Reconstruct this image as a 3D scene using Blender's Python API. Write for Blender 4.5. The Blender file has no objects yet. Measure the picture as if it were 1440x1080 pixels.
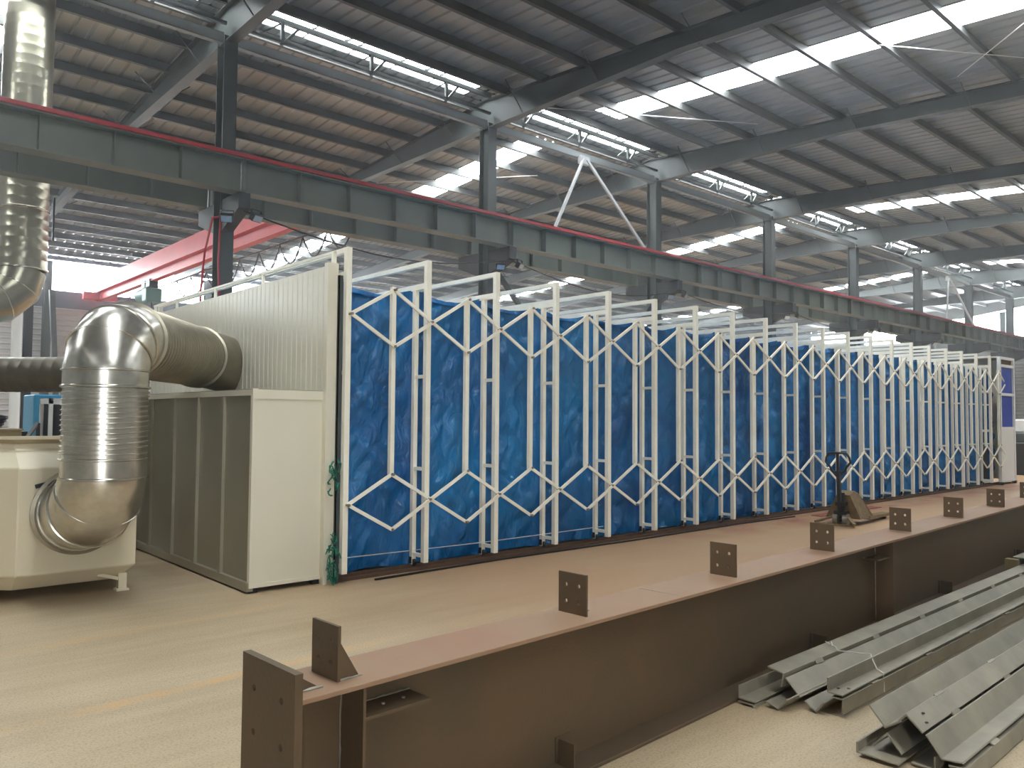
import bpy, math, random
import numpy as np
from mathutils import Matrix, Vector, noise
random.seed(7)
SC = bpy.context.scene
COL = SC.collection
R = math.radians

# ------------------------------------------------------------------ camera
cam_data = bpy.data.cameras.new('camera')
cam = bpy.data.objects.new('camera', cam_data)
COL.objects.link(cam)
cam_data.sensor_width = 36.0
cam_data.lens = 1116.0 / 1440.0 * 36.0
cam_data.clip_start = 0.05
cam_data.clip_end = 300
yaw, pitch, roll = R(48.218), R(2.484), R(0.451)
fw = Vector((math.cos(yaw) * math.cos(pitch), math.sin(yaw) * math.cos(pitch), math.sin(pitch)))
rt = Vector((math.sin(yaw), -math.cos(yaw), 0))
up = rt.cross(fw)
r2 = rt * math.cos(roll) + up * math.sin(roll)
u2 = up * math.cos(roll) - rt * math.sin(roll)
m = Matrix((r2, u2, -fw)).transposed().to_4x4()
m.translation = Vector((0, 0, 1.62))
cam.matrix_world = m
SC.camera = cam

# ------------------------------------------------------------------ world, exposure
SC.view_settings.view_transform = 'Standard'
SC.view_settings.look = 'None'
SC.view_settings.gamma = 1.0
SC.view_settings.use_curve_mapping = False
SC.view_settings.exposure = 1.1
W = bpy.data.worlds.new('overcast_sky')
SC.world = W
W.use_nodes = True
wn = W.node_tree
bg = wn.nodes['Background']
bg.inputs['Color'].default_value = (0.93, 0.97, 1.0, 1)
bg.inputs['Strength'].default_value = 15.0
try:
    SC.cycles.use_denoising = True
    SC.cycles.max_bounces = 10
    SC.cycles.diffuse_bounces = 6
    SC.cycles.glossy_bounces = 4
    SC.cycles.transparent_max_bounces = 12
    SC.cycles.sample_clamp_indirect = 6.0
    SC.cycles.caustics_reflective = False
    SC.cycles.caustics_refractive = False
    SC.cycles.blur_glossy = 1.0
except Exception:
    pass

# building dimensions
XL, XR = -9.0, 53.4
YN, YF, YR = -6.8, 34.0, 13.6          # near wall, far wall, ridge row
SLOPE = 0.066
ZR = 9.0                               # sheet height at the ridge
def zroof(y): return ZR - SLOPE * abs(y - YR)
COLX = [-0.63 + 6.0 * k for k in range(9)]
STRIPS = [(1.75, 2.65), (13.75, 14.6), (26.45, 27.35), (39.9, 40.8)]

def portal(loc, sx, sy, rot):
    d = bpy.data.lights.new('daylight_opening', 'AREA')
    d.shape = 'RECTANGLE'; d.size = sx; d.size_y = sy
    d.cycles.is_portal = True
    o = bpy.data.objects.new('daylight_opening', d)
    COL.objects.link(o); o.location = loc; o.rotation_euler = rot
a_sl = math.atan(SLOPE)
for (x0, x1) in STRIPS:
    y0, y1 = YN, (9.0 if x0 < 5 else 12.6)
    portal(((x0 + x1) / 2, (y0 + y1) / 2, zroof((y0 + y1) / 2) + 0.06), x1 - x0, y1 - y0, (a_sl, 0, 0))
    y0, y1 = 14.9, YF - 0.4
    portal(((x0 + x1) / 2, (y0 + y1) / 2, zroof((y0 + y1) / 2) + 0.06), x1 - x0, y1 - y0, (-a_sl, 0, 0))
portal((22, 13.65, ZR + 0.08), 60, 0.7, (0, 0, 0))
portal((-3.2, YN - 0.02, 1.6), 1.6, 3.2, (R(90), 0, 0))
portal((22, YF + 0.02, 6.95), 60, 1.1, (R(-90), 0, 0))
portal((XR + 0.02, 20.5, 7.3), 1.5, 13, (0, R(90), 0))

# ------------------------------------------------------------------ materials
def lin(c):
    return tuple((v / 12.92 if v <= 0.04045 else ((v + 0.055) / 1.055) ** 2.4) for v in [q / 255.0 for q in c])

def mat(name, rgb, rough=0.6, metal=0.0, var=0.0, vscale=3.0, rgb2=None, bump=0.0, bscale=40.0, stretch=None, spec=None):
    M = bpy.data.materials.new(name)
    M.use_nodes = True
    nt = M.node_tree
    b = nt.nodes['Principled BSDF']
    c = lin(rgb)
    b.inputs['Roughness'].default_value = rough
    b.inputs['Metallic'].default_value = metal
    if spec is not None: b.inputs['Specular IOR Level'].default_value = spec
    tc = nt.nodes.new('ShaderNodeTexCoord')
    vec = tc.outputs['Object']
    if stretch:
        mp = nt.nodes.new('ShaderNodeMapping'); mp.inputs['Scale'].default_value = stretch
        nt.links.new(vec, mp.inputs['Vector']); vec = mp.outputs['Vector']
    if var > 0 or rgb2:
        n = nt.nodes.new('ShaderNodeTexNoise'); n.inputs['Scale'].default_value = vscale
        n.inputs['Detail'].default_value = 6; n.inputs['Roughness'].default_value = 0.65
        nt.links.new(vec, n.inputs['Vector'])
        cr = nt.nodes.new('ShaderNodeValToRGB')
        c2 = lin(rgb2) if rgb2 else tuple(v * (1 - var) for v in c)
        cr.color_ramp.elements[0].position = 0.32; cr.color_ramp.elements[1].position = 0.68
        cr.color_ramp.elements[0].color = (*c2, 1); cr.color_ramp.elements[1].color = (*c, 1)
        nt.links.new(n.outputs['Fac'], cr.inputs['Fac'])
        nt.links.new(cr.outputs['Color'], b.inputs['Base Color'])
    else:
        b.inputs['Base Color'].default_value = (*c, 1)
    if bump > 0:
        n2 = nt.nodes.new('ShaderNodeTexNoise'); n2.inputs['Scale'].default_value = bscale
        n2.inputs['Detail'].default_value = 4
        nt.links.new(vec, n2.inputs['Vector'])
        bp = nt.nodes.new('ShaderNodeBump'); bp.inputs['Strength'].default_value = bump
        bp.inputs['Distance'].default_value = 0.02
        nt.links.new(n2.outputs['Fac'], bp.inputs['Height'])
        nt.links.new(bp.outputs['Normal'], b.inputs['Normal'])
    return M

M = {}
M['roof'] = mat('galvanised_roof_sheet', (160, 164, 164), 0.38, 0.3, 0.2, 0.5)
M['steel'] = mat('grey_green_steel_paint', (70, 75, 73), 0.5, 0, 0.2, 1.2)
M['darksteel'] = mat('dark_bracket_paint', (48, 50, 50), 0.6, 0, 0.2, 1.2)
M['galvtall'] = mat('smooth_galvanised_duct', (176, 170, 150), 0.3, 0.9, 0.15, 2.0)
M['galvbrown'] = mat('dark_brown_duct', (104, 98, 86), 0.42, 0.8, 0.2, 5.0)  # darker brown than the other ducts
M['wallband'] = mat('blue_grey_band', (84, 92, 108), 0.6, 0, 0.1, 0.6)
M['girder'] = mat('girder_paint', (104, 110, 100), 0.5, 0, 0.2, 1.0, rgb2=(92, 97, 90))
M['purlin'] = mat('purlin_steel', (84, 85, 83), 0.55, 0.1, 0.2, 1.0)
M['wall'] = mat('cladding', (150, 156, 156), 0.6, 0, 0.12, 0.6)
M['wallpale'] = mat('pale_cladding', (185, 186, 186), 0.6, 0, 0.1, 0.6)
M['white'] = mat('white_frame_paint', (248, 245, 230), 0.4, 0, 0.1, 3.0, rgb2=(238, 231, 212))
M['panel'] = mat('white_sandwich_panel', (226, 220, 200), 0.35, 0, 0.06, 1.5)
M['panelside'] = mat('galvanised_side_panel', (150, 144, 124), 0.3, 0.15, 0.12, 1.2)
M['galv'] = mat('bright_galvanised_duct', (222, 217, 206), 0.27, 0.95, 0.25, 9.0, bump=0.16, bscale=5)
M['galvdull'] = mat('dull_galvanised_duct', (172, 164, 146), 0.38, 0.9, 0.2, 5.0, bump=0.08, bscale=6)
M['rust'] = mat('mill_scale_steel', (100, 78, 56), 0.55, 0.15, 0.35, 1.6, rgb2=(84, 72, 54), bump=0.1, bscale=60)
M['rusttop'] = mat('paler_mill_scale_steel', (142, 116, 90), 0.65, 0.0, 0.2, 1.4, rgb2=(140, 104, 80))  # paler brown for the top flange
M['weld'] = mat('weld_bead', (150, 142, 128), 0.5, 0.5, 0.2, 40)
M['angle'] = mat('grey_primer_steel', (146, 137, 118), 0.5, 0.1, 0.2, 3.0, rgb2=(116, 110, 96))
M['beige'] = mat('beige_machine_paint', (222, 210, 182), 0.32, 0, 0.06, 1.5)
M['red'] = mat('crane_red_paint', (205, 62, 66), 0.45, 0, 0.15, 1.0)
M['redrail'] = mat('red_conductor_rail', (178, 44, 52), 0.5, 0, 0.2, 3.0)
M['dark'] = mat('dark_steel', (38, 38, 40), 0.5, 0.1, 0.2, 4)
M['black'] = mat('black_rubber', (22, 22, 22), 0.6)
M['cable'] = mat('black_cable', (16, 16, 18), 0.5)
M['lamp'] = mat('lamp_glass', (200, 200, 196), 0.15, 0.6)
M['rail'] = mat('rusty_floor_rail', (98, 72, 54), 0.7, 0.1, 0.3, 6)
M['yellowpaint'] = mat('faded_truck_paint', (128, 104, 62), 0.6, 0, 0.35, 8, rgb2=(88, 70, 48))
M['bluebox'] = mat('blue_machine_paint', (44, 138, 178), 0.5, 0, 0.1, 3)
M['bluepanel'] = mat('blue_cabin_panel', (16, 58, 160), 0.5, 0, 0.1, 3)
M['net'] = mat('teal_netting', (38, 120, 98), 0.8, 0, 0.3, 20)
M['card'] = mat('tan_cardboard', (150, 132, 96), 0.8, 0, 0.1, 4)
M['whitepipe'] = mat('white_pipe', (222, 222, 218), 0.5)
M['greencase'] = mat('green_motor', (84, 128, 120), 0.5)
M['redrag'] = mat('faded_red_floor_paint', (156, 86, 70), 0.8, 0, 0.3, 8)
M['wire'] = mat('galvanised_wire', (225, 222, 215), 0.35, 0.5)

def m_glass():
    G = bpy.data.materials.new('translucent_daylight_sheet'); G.use_nodes = True
    nt = G.node_tree; nt.nodes.clear()
    o = nt.nodes.new('ShaderNodeOutputMaterial'); t = nt.nodes.new('ShaderNodeBsdfTransparent')
    t.inputs['Color'].default_value = (0.86, 0.88, 0.88, 1)
    g = nt.nodes.new('ShaderNodeBsdfDiffuse'); g.inputs['Color'].default_value = (0.8, 0.82, 0.82, 1)
    mx = nt.nodes.new('ShaderNodeMixShader'); mx.inputs[0].default_value = 0.12
    nt.links.new(t.outputs[0], mx.inputs[1]); nt.links.new(g.outputs[0], mx.inputs[2])
    nt.links.new(mx.outputs[0], o.inputs[0])
    return G
M['glass'] = m_glass()

def m_floor():
    F = bpy.data.materials.new('worn_concrete'); F.use_nodes = True
    nt = F.node_tree; b = nt.nodes['Principled BSDF']; L = nt.links.new
    b.inputs['Roughness'].default_value = 0.55
    tc = nt.nodes.new('ShaderNodeTexCoord')
    def noi(scale, detail=5, rough=0.6, st=None):
        n = nt.nodes.new('ShaderNodeTexNoise'); n.inputs['Scale'].default_value = scale
        n.inputs['Detail'].default_value = detail; n.inputs['Roughness'].default_value = rough
        if st:
            mp = nt.nodes.new('ShaderNodeMapping'); mp.inputs['Scale'].default_value = st
            L(tc.outputs['Object'], mp.inputs['Vector']); L(mp.outputs['Vector'], n.inputs['Vector'])
        else: L(tc.outputs['Object'], n.inputs['Vector'])
        return n.outputs['Fac']
    def ramp(fac, p0, p1, c0, c1):
        r = nt.nodes.new('ShaderNodeValToRGB'); r.color_ramp.elements[0].position = p0
        r.color_ramp.elements[1].position = p1
        r.color_ramp.elements[0].color = (*c0, 1); r.color_ramp.elements[1].color = (*c1, 1)
        L(fac, r.inputs['Fac']); return r.outputs['Color']
    def mix(fac, a, c, mode='MIX'):
        x = nt.nodes.new('ShaderNodeMix'); x.data_type = 'RGBA'; x.blend_type = mode
        if isinstance(fac, float): x.inputs[0].default_value = fac
        else: L(fac, x.inputs[0])
        for s, v in ((6, a), (7, c)):
            if isinstance(v, tuple): x.inputs[s].default_value = (*v, 1)
            else: L(v, x.inputs[s])
        return x.outputs[2]
    def mth(op, a, c=0.0, clamp=False):
        x = nt.nodes.new('ShaderNodeMath'); x.operation = op; x.use_clamp = clamp
        for s, v in ((0, a), (1, c)):
            if isinstance(v, (int, float)): x.inputs[s].default_value = v
            else: L(v, x.inputs[s])
        return x.outputs[0]
    base = ramp(noi(0.7, 6, 0.6, (0.5, 1.6, 1)), 0.3, 0.7, lin((174, 152, 118)), lin((198, 180, 150)))
    streak = ramp(noi(1.3, 6, 0.7, (0.35, 3.0, 1)), 0.35, 0.75, (0.78, 0.76, 0.74), (1, 1, 1))
    base = mix(0.8, base, streak, 'MULTIPLY')
    speck = ramp(noi(75, 4, 0.8), 0.36, 0.5, lin((90, 82, 72)), (1, 1, 1))
    base = mix(0.42, base, speck, 'MULTIPLY')
    speck2 = ramp(noi(110, 2, 0.5), 0.6, 0.72, (0, 0, 0), (0.12, 0.12, 0.11))
    base = mix(0.8, base, speck2, 'ADD')
    sp = nt.nodes.new('ShaderNodeSeparateXYZ'); L(tc.outputs['Object'], sp.inputs[0])
    X, Y = sp.outputs['X'], sp.outputs['Y']
    # brown dusty zone of the aisle between beam and tunnel
    zx = mth('MULTIPLY', mth('SUBTRACT', X, 2.6), 0.35, True)
    zy = mth('MULTIPLY', mth('SUBTRACT', Y, 2.0), 0.9, True)
    nz = noi(0.6, 5, 0.7)
    z = mth('MULTIPLY', mth('MULTIPLY', zx, zy), mth('ADD', nz, 0.45), True)
    base = mix(z, base, mix(0.85, base, lin((172, 134, 98)), 'MIX'))
    # rust stains along the tunnel rail
    d = mth('SUBTRACT', 1.0, mth('MULTIPLY', mth('ABSOLUTE', mth('SUBTRACT', Y, 6.6)), 1.8), True)
    rx = mth('MULTIPLY', mth('SUBTRACT', X, 8.0), 0.25, True)
    rf = mth('MULTIPLY', mth('MULTIPLY', d, rx), ramp(noi(1.4, 5, 0.7), 0.42, 0.6, (0, 0, 0), (1, 1, 1)))
    base = mix(rf, base, lin((150, 84, 64)))
    # two faded yellow lane lines
    for yc, amp in ((4.85, 0.5), (6.36, 0.3)):
        wv = mth('ADD', Y, mth('MULTIPLY', X, -0.07))
        ln = mth('SUBTRACT', 1.0, mth('MULTIPLY', mth('ABSOLUTE', mth('SUBTRACT', wv, yc - 0.1)), 14.0), True)
        ln = mth('MULTIPLY', ln, 2.0, True)
        wear = ramp(noi(1.6, 6, 0.75), 0.36, 0.66, (0, 0, 0), (1, 1, 1))
        only = mth('MULTIPLY', mth('SUBTRACT', 3.4, X), 2.0, True)
        f = mth('MULTIPLY', mth('MULTIPLY', mth('MULTIPLY', ln, wear), amp), only)
        base = mix(f, base, lin((214, 158, 84)))
    L(base, b.inputs['Base Color'])
    bp = nt.nodes.new('ShaderNodeBump'); bp.inputs['Strength'].default_value = 0.25
    bp.inputs['Distance'].default_value = 0.004
    L(noi(70, 4, 0.6), bp.inputs['Height']); L(bp.outputs['Normal'], b.inputs['Normal'])
    return F
M['floor'] = m_floor()

def m_tarp():
    T = bpy.data.materials.new('blue_tarpaulin'); T.use_nodes = True
    nt = T.node_tree; b = nt.nodes['Principled BSDF']; L = nt.links.new
    b.inputs['Roughness'].default_value = 0.24
    b.inputs['Specular IOR Level'].default_value = 0.6
    tc = nt.nodes.new('ShaderNodeTexCoord')
    mp = nt.nodes.new('ShaderNodeMapping'); mp.inputs['Scale'].default_value = (1, 1, 0.6)
    L(tc.outputs['Object'], mp.inputs['Vector'])
    n = nt.nodes.new('ShaderNodeTexNoise'); n.inputs['Scale'].default_value = 1.3; n.inputs['Detail'].default_value = 6
    L(mp.outputs['Vector'], n.inputs['Vector'])
    r = nt.nodes.new('ShaderNodeValToRGB')
    r.color_ramp.elements[0].position = 0.3; r.color_ramp.elements[0].color = (*lin((0, 80, 142)), 1)
    r.color_ramp.elements[1].position = 0.72; r.color_ramp.elements[1].color = (*lin((18, 122, 182)), 1)
    L(n.outputs['Fac'], r.inputs['Fac']); L(r.outputs['Color'], b.inputs['Base Color'])
    n2 = nt.nodes.new('ShaderNodeTexNoise'); n2.inputs['Scale'].default_value = 5; n2.inputs['Detail'].default_value = 7
    n2.inputs['Distortion'].default_value = 1.2
    mp2 = nt.nodes.new('ShaderNodeMapping'); mp2.inputs['Scale'].default_value = (1.6, 1, 0.8)
    mp2.inputs['Rotation'].default_value = (0, 0.5, 0)
    L(tc.outputs['Object'], mp2.inputs['Vector']); L(mp2.outputs['Vector'], n2.inputs['Vector'])
    bp = nt.nodes.new('ShaderNodeBump'); bp.inputs['Strength'].default_value = 0.9
    bp.inputs['Distance'].default_value = 0.05
    L(n2.outputs['Fac'], bp.inputs['Height']); L(bp.outputs['Normal'], b.inputs['Normal'])
    return T
M['tarp'] = m_tarp()

# ------------------------------------------------------------------ mesh helpers
class MB:
    def __init__(s): s.v = []; s.f = []
    def add(s, vs, fs):
        n = len(s.v); s.v += [tuple(v) for v in vs]; s.f += [tuple(i + n for i in f) for f in fs]; return s
    def box(s, x0, x1, y0, y1, z0, z1):
        return s.add([(x0, y0, z0), (x1, y0, z0), (x1, y1, z0), (x0, y1, z0), (x0, y0, z1), (x1, y0, z1), (x1, y1, z1), (x0, y1, z1)],
                     [(0, 3, 2, 1), (4, 5, 6, 7), (0, 1, 5, 4), (1, 2, 6, 5), (2, 3, 7, 6), (3, 0, 4, 7)])
    def prism(s, prof, axis, a0, a1):
        # prof: list of 2D points; extruded along axis ('x': prof=(y,z); 'y': prof=(x,z); 'z': prof=(x,y))
        n = len(prof); vs = []
        for a in (a0, a1):
            for p, q in prof:
                vs.append({'x': (a, p, q), 'y': (p, a, q), 'z': (p, q, a)}[axis])
        fs = [(i, (i + 1) % n, n + (i + 1) % n, n + i) for i in range(n)] + [tuple(range(n))[::-1], tuple(range(n, 2 * n))]
        return s.add(vs, fs)
    def bar(s, a, b, w, h, upv=(0, 0, 1)):
        a = Vector(a); b = Vector(b); d = (b - a).normalized(); u = Vector(upv)
        if abs(d.dot(u)) > 0.98: u = Vector((0, 1, 0))
        r = d.cross(u).normalized(); u = r.cross(d)
        vs = []
        for p in (a, b):
            for i, j in ((-1, -1), (1, -1), (1, 1), (-1, 1)):
                vs.append(p + r * i * w / 2 + u * j * h / 2)
        return s.add(vs, [(0, 3, 2, 1), (4, 5, 6, 7), (0, 1, 5, 4), (1, 2, 6, 5), (2, 3, 7, 6), (3, 0, 4, 7)])
    def tube(s, pts, rad, n=8, cap=True):
        pts = [Vector(p) for p in pts]
        rads = rad if isinstance(rad, (list, tuple)) else [rad] * len(pts)
        base = len(s.v); u = None; rings = []
        for i, p in enumerate(pts):
            if i == 0: t = (pts[1] - p).normalized(); sc = 1.0; nb = t
            elif i == len(pts) - 1: t = (p - pts[i - 1]).normalized(); nb = t; sc = 1
            else:
                t1 = (p - pts[i - 1]); t2 = (pts[i + 1] - p)
                if t1.length < 1e-6: t1 = t2
                if t2.length < 1e-6: t2 = t1
                t1 = t1.normalized(); t2 = t2.normalized(); t = (t1 + t2).normalized()
            if u is None:
                u = Vector((0, 0, 1)) if abs(t.z) < 0.9 else Vector((1, 0, 0))
            u = (u - t * u.dot(t)).normalized(); w = t.cross(u)
            mit = 1.0
            if 0 < i < len(pts) - 1:
                c = max(0.3, t.dot(t2)); mit = 1.0 / c
                ax = (t2 - t1)
                if ax.length > 1e-5:
                    ax = (ax - t * ax.dot(t)).normalized()
                else: ax = None
            else: ax = None
            ring = []
            for k in range(n):
                a = 2 * math.pi * k / n
                o = (u * math.cos(a) + w * math.sin(a)) * rads[i]
                if ax is not None: o = o + ax * o.dot(ax) * (mit - 1)
                ring.append(p + o)
            rings.append(ring)
        vs = [v for r in rings for v in r]; fs = []
        for i in range(len(pts) - 1):
            for k in range(n):
                fs.append((i * n + k, i * n + (k + 1) % n, (i + 1) * n + (k + 1) % n, (i + 1) * n + k))
        if cap: fs.append(tuple(range(n))[::-1]); fs.append(tuple((len(pts) - 1) * n + k for k in range(n)))
        return s.add(vs, fs)
    def cyl(s, a, b, r, n=16): return s.tube([a, b], r, n)
    def xf(s, mtx):
        s.v = [tuple(mtx @ Vector(v)) for v in s.v]; return s
    def build(s, name, material, parent=None, smooth=False, ang=35, bevel=0.0):
        me = bpy.data.meshes.new(name)
        me.from_pydata(s.v, [], s.f)
        me.materials.append(M[material] if isinstance(material, str) else material)
        if smooth:
            me.polygons.foreach_set('use_smooth', [True] * len(me.polygons))
            me.set_sharp_from_angle(angle=R(ang))
        me.validate(); me.update()
        o = bpy.data.objects.new(name, me); COL.objects.link(o)
        if parent is not None: o.parent = parent
        if bevel > 0:
            bv = o.modifiers.new('edge', 'BEVEL'); bv.width = bevel; bv.segments = 1; bv.limit_method = 'ANGLE'
        return o

def tag(o, label, cat, group=None, kind=None):
    if label: o['label'] = label
    if cat: o['category'] = cat
    if group: o['group'] = group
    if kind: o['kind'] = kind
    return o
def thing(name, loc, label, cat, group=None, rz=0.0):
    o = bpy.data.objects.new(name, None); COL.objects.link(o)
    o.location = loc; o.rotation_euler = (0, 0, rz); o.empty_display_size = 0.2
    return tag(o, label, cat, group)
def struct(mb, name, material, **k):
    o = mb.build(name, material, **k); o['kind'] = 'structure'; return o
ORD = ['first', 'second', 'third', 'fourth', 'fifth', 'sixth', 'seventh', 'eighth', 'ninth', 'tenth', 'eleventh', 'twelfth',
       'thirteenth', 'fourteenth', 'fifteenth', 'sixteenth', 'seventeenth', 'eighteenth', 'nineteenth', 'twentieth']
def holed_plate(mb, w, h, t, nx, nz, r, ix=0.28, iz=0.28):
    """upright plate in local coordinates: x thickness, y width 0..w, z height 0..h, bored with nx*nz holes"""
    ys = [w * (ix + (1 - 2 * ix) * i / max(1, nx - 1)) for i in range(nx)]
    zs = [h * (iz + (1 - 2 * iz) * i / max(1, nz - 1)) for i in range(nz)]
    yb = [0] + [(a + b) / 2 for a, b in zip(ys, ys[1:])] + [w]
    zb = [0] + [(a + b) / 2 for a, b in zip(zs, zs[1:])] + [h]
    N = 16
    for i in range(nx):
        for j in range(nz):
            cy, cz = ys[i], zs[j]; y0, y1, z0, z1 = yb[i], yb[i + 1], zb[j], zb[j + 1]
            outer = []; inner = []
            for k in range(N):
                a = 2 * math.pi * (k + 0.5) / N - math.pi; c, s_ = math.cos(a), math.sin(a)
                tt = min(((y1 - cy) if c > 0 else (cy - y0)) / max(abs(c), 1e-6), ((z1 - cz) if s_ > 0 else (cz - z0)) / max(abs(s_), 1e-6))
                outer.append((cy + c * tt, cz + s_ * tt)); inner.append((cy + c * r, cz + s_ * r))
            # snap nearest outer points to the corners
            for cyy, czz in ((y0, z0), (y0, z1), (y1, z0), (y1, z1)):
                kk = min(range(N), key=lambda q: (outer[q][0] - cyy) ** 2 + (outer[q][1] - czz) ** 2)
                outer[kk] = (cyy, czz)
            vs = [(0, *p) for p in outer] + [(0, *p) for p in inner] + [(t, *p) for p in outer] + [(t, *p) for p in inner]
            fs = []
            for k in range(N):
                q = (k + 1) % N
                fs += [(k, q, N + q, N + k), (2 * N + q, 2 * N + k, 3 * N + k, 3 * N + q), (N + k, N + q, 3 * N + q, 3 * N + k), (q, k, 2 * N + k, 2 * N + q)]
            mb.add(vs, fs)
    return mb

# ------------------------------------------------------------------ shell
fl = MB()
fl.add([(XL, YN, 0), (XR, YN, 0), (XR, YF, 0), (XL, YF, 0), (XL, YN, -0.2), (XR, YN, -0.2), (XR, YF, -0.2), (XL, YF, -0.2)],
       [(0, 1, 2, 3), (4, 7, 6, 5), (0, 4, 5, 1), (1, 5, 6, 2), (2, 6, 7, 3), (3, 7, 4, 0)])
struct(fl, 'floor', 'floor')

def corr_sheet(mb, x0, x1, y0, y1, pitch=0.3, depth=0.028):
    """trapezoid-ribbed roof sheet with ribs running down the slope; t = upper skin too"""
    n = max(1, round((x1 - x0) / pitch)); p = (x1 - x0) / n
    xs = []
    for i in range(n):
        a = x0 + i * p
        xs += [(a, 0), (a + p * 0.72, 0), (a + p * 0.8, depth), (a + p * 0.92, depth)]
    xs.append((x1, 0))
    ya, yb = y0, y1
    vs = []; fs = []
    for (x, d) in xs: vs += [(x, ya, zroof(ya) + d), (x, yb, zroof(yb) + d)]
    for i in range(len(xs) - 1): fs.append((2 * i, 2 * i + 1, 2 * i + 3, 2 * i + 2))
    mb.add(vs, fs)
cl = MB()
RB0, RB1 = 13.3, 14.02      # glazed ridge band
edges = [XL] + [e for s_ in STRIPS for e in s_] + [XR]
for i in range(0, len(edges), 2):
    corr_sheet(cl, edges[i], edges[i + 1], YN, RB0)
    corr_sheet(cl, edges[i], edges[i + 1], RB1, YF)
for (x0, x1) in STRIPS:      # sheet above the strip ends next to the ridge
    corr_sheet(cl, x0, x1, 9.0 if x0 < 5 else 12.5, RB0); corr_sheet(cl, x0, x1, RB1, 14.75)
for cx in COLX: corr_sheet(cl, cx - .4, cx + .4, RB0, RB1)  # opaque patches added over the rafters to cut ridge light on them
struct(cl, 'ceiling', 'roof')
wi = 0
def window(mb):
    global wi
    wi += 1
    return struct(mb, 'window_%d' % wi, 'glass')
for (x0, x1) in STRIPS:
    for (ya, yb) in ((YN, 9.0 if x0 < 5 else 12.5), (14.75, YF)):  # leftmost near strip cut short so the left girder stays dim
        mb = MB()
        mb.add([(x0, ya, zroof(ya) + .02), (x1, ya, zroof(ya) + .02), (x1, yb, zroof(yb) + .02), (x0, yb, zroof(yb) + .02)], [(0, 3, 2, 1)])
        window(mb)
mb = MB(); xs_ = XL
for cx in COLX + [XR + 1]:          # the ridge glazing stops short of every rafter
    a_, b_ = xs_, min(cx - .4, XR)
    mb.add([(a_, RB0, ZR + .01), (b_, RB0, ZR + .01), (b_, RB1, ZR + .01), (a_, RB1, ZR + .01)], [(0, 3, 2, 1)]); xs_ = cx + .4
window(mb)
# glazing bars of the ridge band and of the strips
gb = MB()
for y in (13.3, 13.54, 13.78, 14.02): gb.box(XL, XR, y - .012, y + .012, ZR - .03, ZR)
x = XL
while x < XR: gb.box(x - .012, x + .012, 13.3, 14.02, ZR - .03, ZR - .005); x += 1.0
struct(gb, 'trim_1', 'steel')

def ribbed_wall(mb, plane, c, a0, a1, z0, z1, inward, pitch=0.2, depth=0.03, flip=False):
    """horizontally ribbed cladding; plane 'y' (wall at y=c) or 'x'"""
    n = max(1, round((z1 - z0) / pitch)); p = (z1 - z0) / n
    prof = []
    for i in range(n):
        z = z0 + i * p
        prof += [(0, z), (0, z + p * .6), (depth, z + p * .72), (depth, z + p * .88)]
    prof.append((0, z1)); vs = []; fs = []
    for d, z in prof:
        for a in (a0, a1):
            vs.append((a, c - inward * d, z) if plane == 'y' else (c - inward * d, a, z))
    for i in range(len(prof) - 1): fs.append((2 * i, 2 * i + 1, 2 * i + 3, 2 * i + 2))
    mb.add(vs, fs)
# far wall with its ribbon window
WZ0, WZ1 = 6.36, 7.52
mb = MB(); ribbed_wall(mb, 'y', YF, XL, XR, 0, 5.7, 1); struct(mb, 'wall_back', 'wallpale')
mb = MB(); mb.box(XL, XR, YF - .02, YF + .05, 5.7, WZ0); mb.box(XL, XR, YF - .02, YF + .05, WZ1, zroof(YF) + .05)
struct(mb, 'wall_back', 'wallband')
mb = MB(); mb.add([(XL, YF, WZ0), (XR, YF, WZ0), (XR, YF, WZ1), (XL, YF, WZ1)], [(0, 1, 2, 3)]); window(mb)
# near wall (behind the camera), cladding with a doorway added to light the front faces
mb = MB()
ADDED_DOORS = [(-4.0, -2.4, 3.2)]
xs_ = XL
for d0, d1, dh in ADDED_DOORS:
    ribbed_wall(mb, 'y', YN, xs_, d0, 0, zroof(YN) + .05, -1); ribbed_wall(mb, 'y', YN, d0, d1, dh, zroof(YN) + .05, -1); xs_ = d1
ribbed_wall(mb, 'y', YN, xs_, XR, 0, zroof(YN) + .05, -1); struct(mb, 'wall_front', 'wall')
struct(MB().box(XL, XR, -40, YN - .01, -.2, -.02), 'yard_slab', 'wall')   # unseen paved yard outside the added doorway
# right end wall
mb = MB(); ribbed_wall(mb, 'x', XR, YN, YF, 0, 6.7, 1)
ribbed_wall(mb, 'x', XR, YN, 13.0, 6.7, 8.55, 1); ribbed_wall(mb, 'x', XR, 27.8, YF, 6.7, 8.1, 1)
mb.add([(XR, YN, 8.55), (XR, YN, 8.56), (XR, YR, ZR + .05), (XR, YF, 8.1), (XR, 27.8, 8.1), (XR, 27.8, 7.75), (XR, 18.0, 8.0), (XR, 14.6, 8.45), (XR, 13.0, 8.55)], [(0, 1, 2, 3, 4, 5, 6, 7, 8)])
struct(mb, 'wall_right', 'wall')
mb = MB(); mb.add([(XR, 13.0, 6.7), (XR, 27.8, 6.7), (XR, 27.8, 7.75), (XR, 18.0, 8.0), (XR, 14.6, 8.45), (XR, 13.0, 8.55)], [(0, 1, 2, 3, 4, 5)]); window(mb)
# left end wall, closed cladding
mb = MB(); ribbed_wall(mb, 'x', XL, YN, YF, 0, 7.6, -1); mb.add([(XL, YN, 7.5), (XL, YF, 7.5), (XL, YR, ZR + .05)], [(0, 1, 2)])
struct(mb, 'wall_left', 'wall')

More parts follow.
